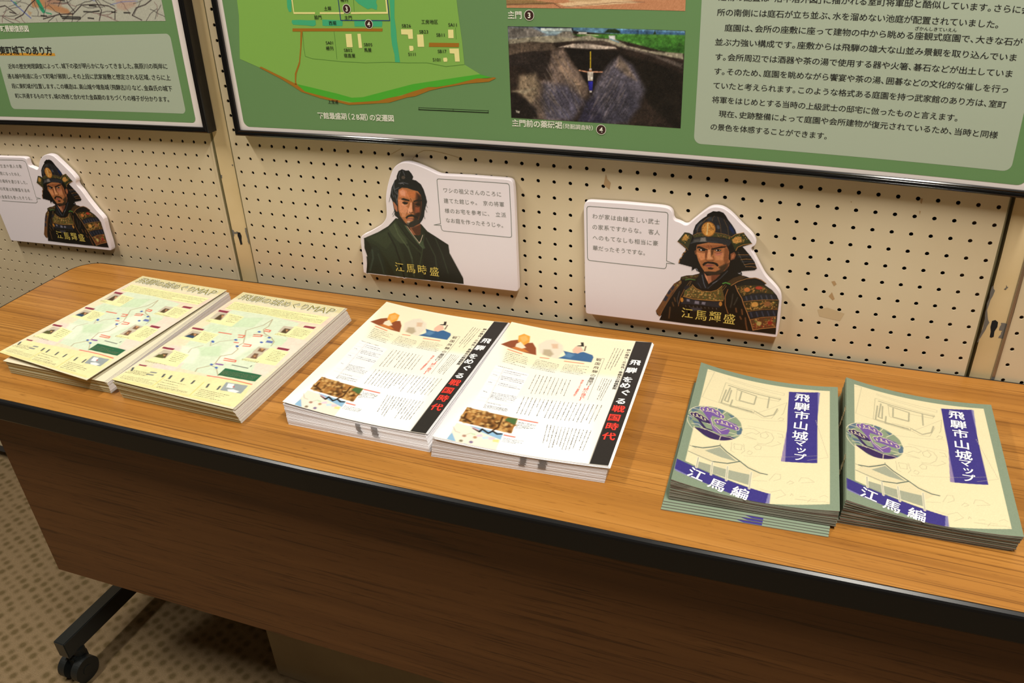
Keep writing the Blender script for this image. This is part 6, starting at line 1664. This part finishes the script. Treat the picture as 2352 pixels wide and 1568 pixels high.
# --- warring-states leaflets
cvw = Canvas(0, -297, 210, 0, 1.0, 'fffdf8'); cvw.softk = 2.; cvw.run('warring'); cvw.speckle(.004)
WL = [([(308, -85, 32), (527, -85, 26), (531, -389, 24), (317, -393, 33)], 'left'), ([(536, -93, 33), (757, -83, 27), (769, -380, 24), (546, -398, 30)], 'right')]
MATS_W = [m_paper, m_paper_e, m_paper_e, m_paper_e]
for si, (top, nm_) in enumerate(WL):
    f = surf(top, 5., A4)
    o = stack_pile('history_leaflet_pile', f, A4, 24, .28, MATS_W,
               ['pile of white history leaflets in the middle, left of its twin', 'pile of white history leaflets in the middle, right of its twin'][si],
               'leaflets', ((7, -6), (-3, -4))[si], .90, seed=si+13, group='piles of leaflets')
    # grey bleed marks on the front edges of the sheets
    mb = MB(); rr = random.Random(si+8)
    for k_ in range(21):
        a = .90*(k_+2)/24; b = a+.9/24*.8; s = 1-(k_+2)/24
        for u0, u1 in ((.520, .555), (.625, .67)) if k_ > 4 else ():
            sh = rr.uniform(-.006, .006)
            X = [f([((u+sh)*210, -297)], fr=z)[0] for u, z in ((u0, a), (u1, a), (u1, b), (u0, b))]
            X = np.array(X); X[:, 0] += (((7, -6), (-3, -4))[si][0]*s)/1000; X[:, 1] += (((7, -6), (-3, -4))[si][1]*s-1.35)/1000
            mb.add(X, [(0, 1, 2, 3)])
    ok = mb.build('edge_marks', m_mark); ok.parent = o
    for k_ in range(2):
        V, F, mi = curved_slab(f, .905+.04*k_, .935+.04*k_, A4, ((2.-1.0*k_, 2.2-1.2*k_), (3.-1.5*k_, -1.5+1.*k_))[si])
        o = mesh('history_leaflet', V, F, MATS_W, None, mi, loc=V.mean(0))
        tag(o, 'white history leaflet, %s under the top one, in the %s white pile' % (('second', 'next')[k_], ('left', 'right')[si]), 'leaflet', ['loose history leaflets in the left white pile', 'loose history leaflets in the right white pile'][si])
    root = top_sheet('history_leaflet', f, A4, MATS_W, ['white history leaflet with black title band on top of the left white pile', 'white history leaflet with black title band on top of the right white pile'][si], 'leaflet', 'top history leaflets', .985)
    under(cvw.build('printed_face', lambda P: f(P, lift=.12), m_leaf, .84), root)
    rows_mesh('warring_rows', f, m_rowink2, 'small_text', root, .22, si+5)
    rc = recs('warring_title')
    def vert(rec, sz, m_, name_, bold, rot=0.):
        k_, q, P = rec; T = Text()
        for ch, c in zip(q[0], P): T.glyph(ch, c, sz, bold=bold, ang=rot)
        under(T.build(name_, lambda P: f(P, lift=.3), m_), root)
    vert(rc[0], 14.6, m_wink, 'white_title', .034); vert(rc[1], 15.6, m_red, 'red_title', .034)
    vert(rc[2], 7.6, m_ink, 'section_heading', .0); vert(rc[3], 6.4, m_red, 'red_heading', .0); vert(rc[4], 5.6, m_ink, 'side_heading', .02); vert(rc[5], 3.4, m_red, 'red_note', .0)
    l_ = [(s, 0) for k_, q, P in rc if k_ == 'l' for s in stroke(P, .5)]
    V, F = tess(l_, None); under(mesh('heading_rule', f(V[:, :2], lift=.25), F, m_grey_ink), root)

# --- mountain castle map booklets
B5 = (182, 257)
cvb = Canvas(0, -257, 182, 0, .8, '8a9a84'); cvb.run('booklet')
_old = cvb.C.copy(); _P = recs('booklet_emblem')[0][2]; cvb.run('booklet_emblem')
_c = (_P[1]+_P[3])/2; _c = np.array([(_P[1][0]+_P[3][0])/2, (_P[2][1]+_P[4][1])/2]); _r = np.array([abs(_P[1][0]-_P[3][0])/2+1, abs(_P[2][1]-_P[4][1])/2])
_d = np.hypot((cvb.X-_c[0])/_r[0], (cvb.Z-_c[1])/_r[1]); _m = np.clip((1.-_d)*_r[0]/.9+.5, 0, 1)[..., None]
cvb.C = _old*(1-_m)+cvb.C*_m; _m = np.clip(1-np.abs(_d-1)*_r[0]/.9, 0, 1)[..., None]; cvb.C = cvb.C*(1-_m)+np.array([.94, .89, .76])*_m
cvb.speckle(.010)
BK = [([(837, -135, 37), (1017, -131, 28), (1026, -380, 26), (846, -393, 34)], 26, 0), ([(1026, -119, 38), (1200, -114, 26), (1203, -360, 24), (1031, -371, 36)], 30, 1)]
MATS_B = [m_cover, m_pages, m_pages, m_spine]
for top, N, si in BK:
    f = surf(top, (9., 8.)[si], B5); rr = random.Random(si+31); grp = ['booklets in the left sage stack', 'booklets in the right sage stack'][si]
    for k_ in range(N):
        s = 1-(k_+.5)/N; a = k_/N; b = (k_+.90)/N
        if si == 0:
            dx, dy = rr.uniform(-.5, .5)-1.*s, rr.uniform(-.5, .5)-1.5*s
            if k_ < 4: dx, dy = -5-(3-k_)*-1.0-(4-k_)*1.2, -5.5-(3-k_)*3.4
        else:
            dx, dy = rr.uniform(-.5, .5)-3.*s, rr.uniform(-.6, .6)+2.*s
            if k_ < 5: dx -= (5-k_)*.9
        last = k_ == N-1
        V, F, mi = curved_slab(f, a, b if not last else 1., B5, (dx if not last else 0, dy if not last else 0), NU=12)
        if last:
            root = tag(empty('map_booklet', (V[:, 0].mean(), V[:, 1].mean(), ZTAB)), ['sage and cream castle map booklet on top of the left booklet stack', 'sage and cream castle map booklet on top of the right booklet stack'][si], 'booklet', 'top castle map booklets')
            under(mesh('booklet_body', V, F, MATS_B, None, mi), root)
        else:
            o = mesh('map_booklet', V, F, MATS_B, None, mi, loc=V.mean(0))
            slip = si == 0 and k_ < 4
            tag(o, 'sage booklet slipped out under the left booklet stack, %s' % ('lowest of all', 'second from the table', 'third from the table', 'uppermost of the slipped ones')[k_] if slip else ['sage castle map booklet inside the left booklet stack, below its top one', 'sage castle map booklet inside the right booklet stack, below its top one'][si], 'booklet', 'slipped booklets under the left stack' if slip else grp)
            if slip and k_ < 3:
                P = np.array([(78+4*k_, -251.), (112, -251.), (112, -256.6), (92+4*k_, -256.6)])
                X = f(P, fr=b, lift=.1); X[:, 0] += dx/1000; X[:, 1] += dy/1000
                pp = mesh('purple_band', X, [(0, 3, 2, 1)], m_purple); pp.parent = o; pp.matrix_parent_inverse = Matrix.Translation(-o.location)
            if si == 1:
                for v in (-74-rr.uniform(-2, 2), -176-rr.uniform(-2, 2)):
                    X = f([(0, v+5), (0, v-5)], fr=(a+b)/2); mbx = MB()
                    x_, z_ = X[0][0]+dx/1000, X[0][2]
                    mbx.box((x_-.0006, X[1][1]+dy/1000, z_-.0003), (x_+.0002, X[0][1]+dy/1000, z_+.0003))
                    st = mbx.build('staple', m_staple); st.parent = o; st.matrix_parent_inverse = Matrix.Translation(-o.location)
    under(cvb.build('printed_cover', lambda P: f(P, lift=.12), m_leaf, GT*.84), root)
    rc = recs('booklet_title'); k_, q, P = rc[0]; T = Text()
    for ch, c in zip(q[0], P): T.glyph(ch, c, 19.0 if ch not in 'マップ' else 15, bold=.022, ang=-.04)
    under(T.build('white_title', lambda P: f(P, lift=.3), m_wink), root); T = Text()
    k_, q, P = rc[1]
    for ch, c in zip(q[0], P[:3]): T.glyph(ch, c, 19.5, bold=.022, ang=-.20)
    under(T.build('white_title', lambda P: f(P, lift=.3), m_wink), root)

bpy.data.objects.remove(_go)
# faces of printed matter look up
for o in list(bpy.data.objects):
    if o.type == 'MESH' and o.name.split('.')[0] in ('small_text', 'title_outline', 'title_text', 'white_title', 'red_title', 'section_heading', 'red_heading', 'side_heading', 'red_note', 'heading_rule', 'printed_face', 'printed_cover'): flipfix(o)
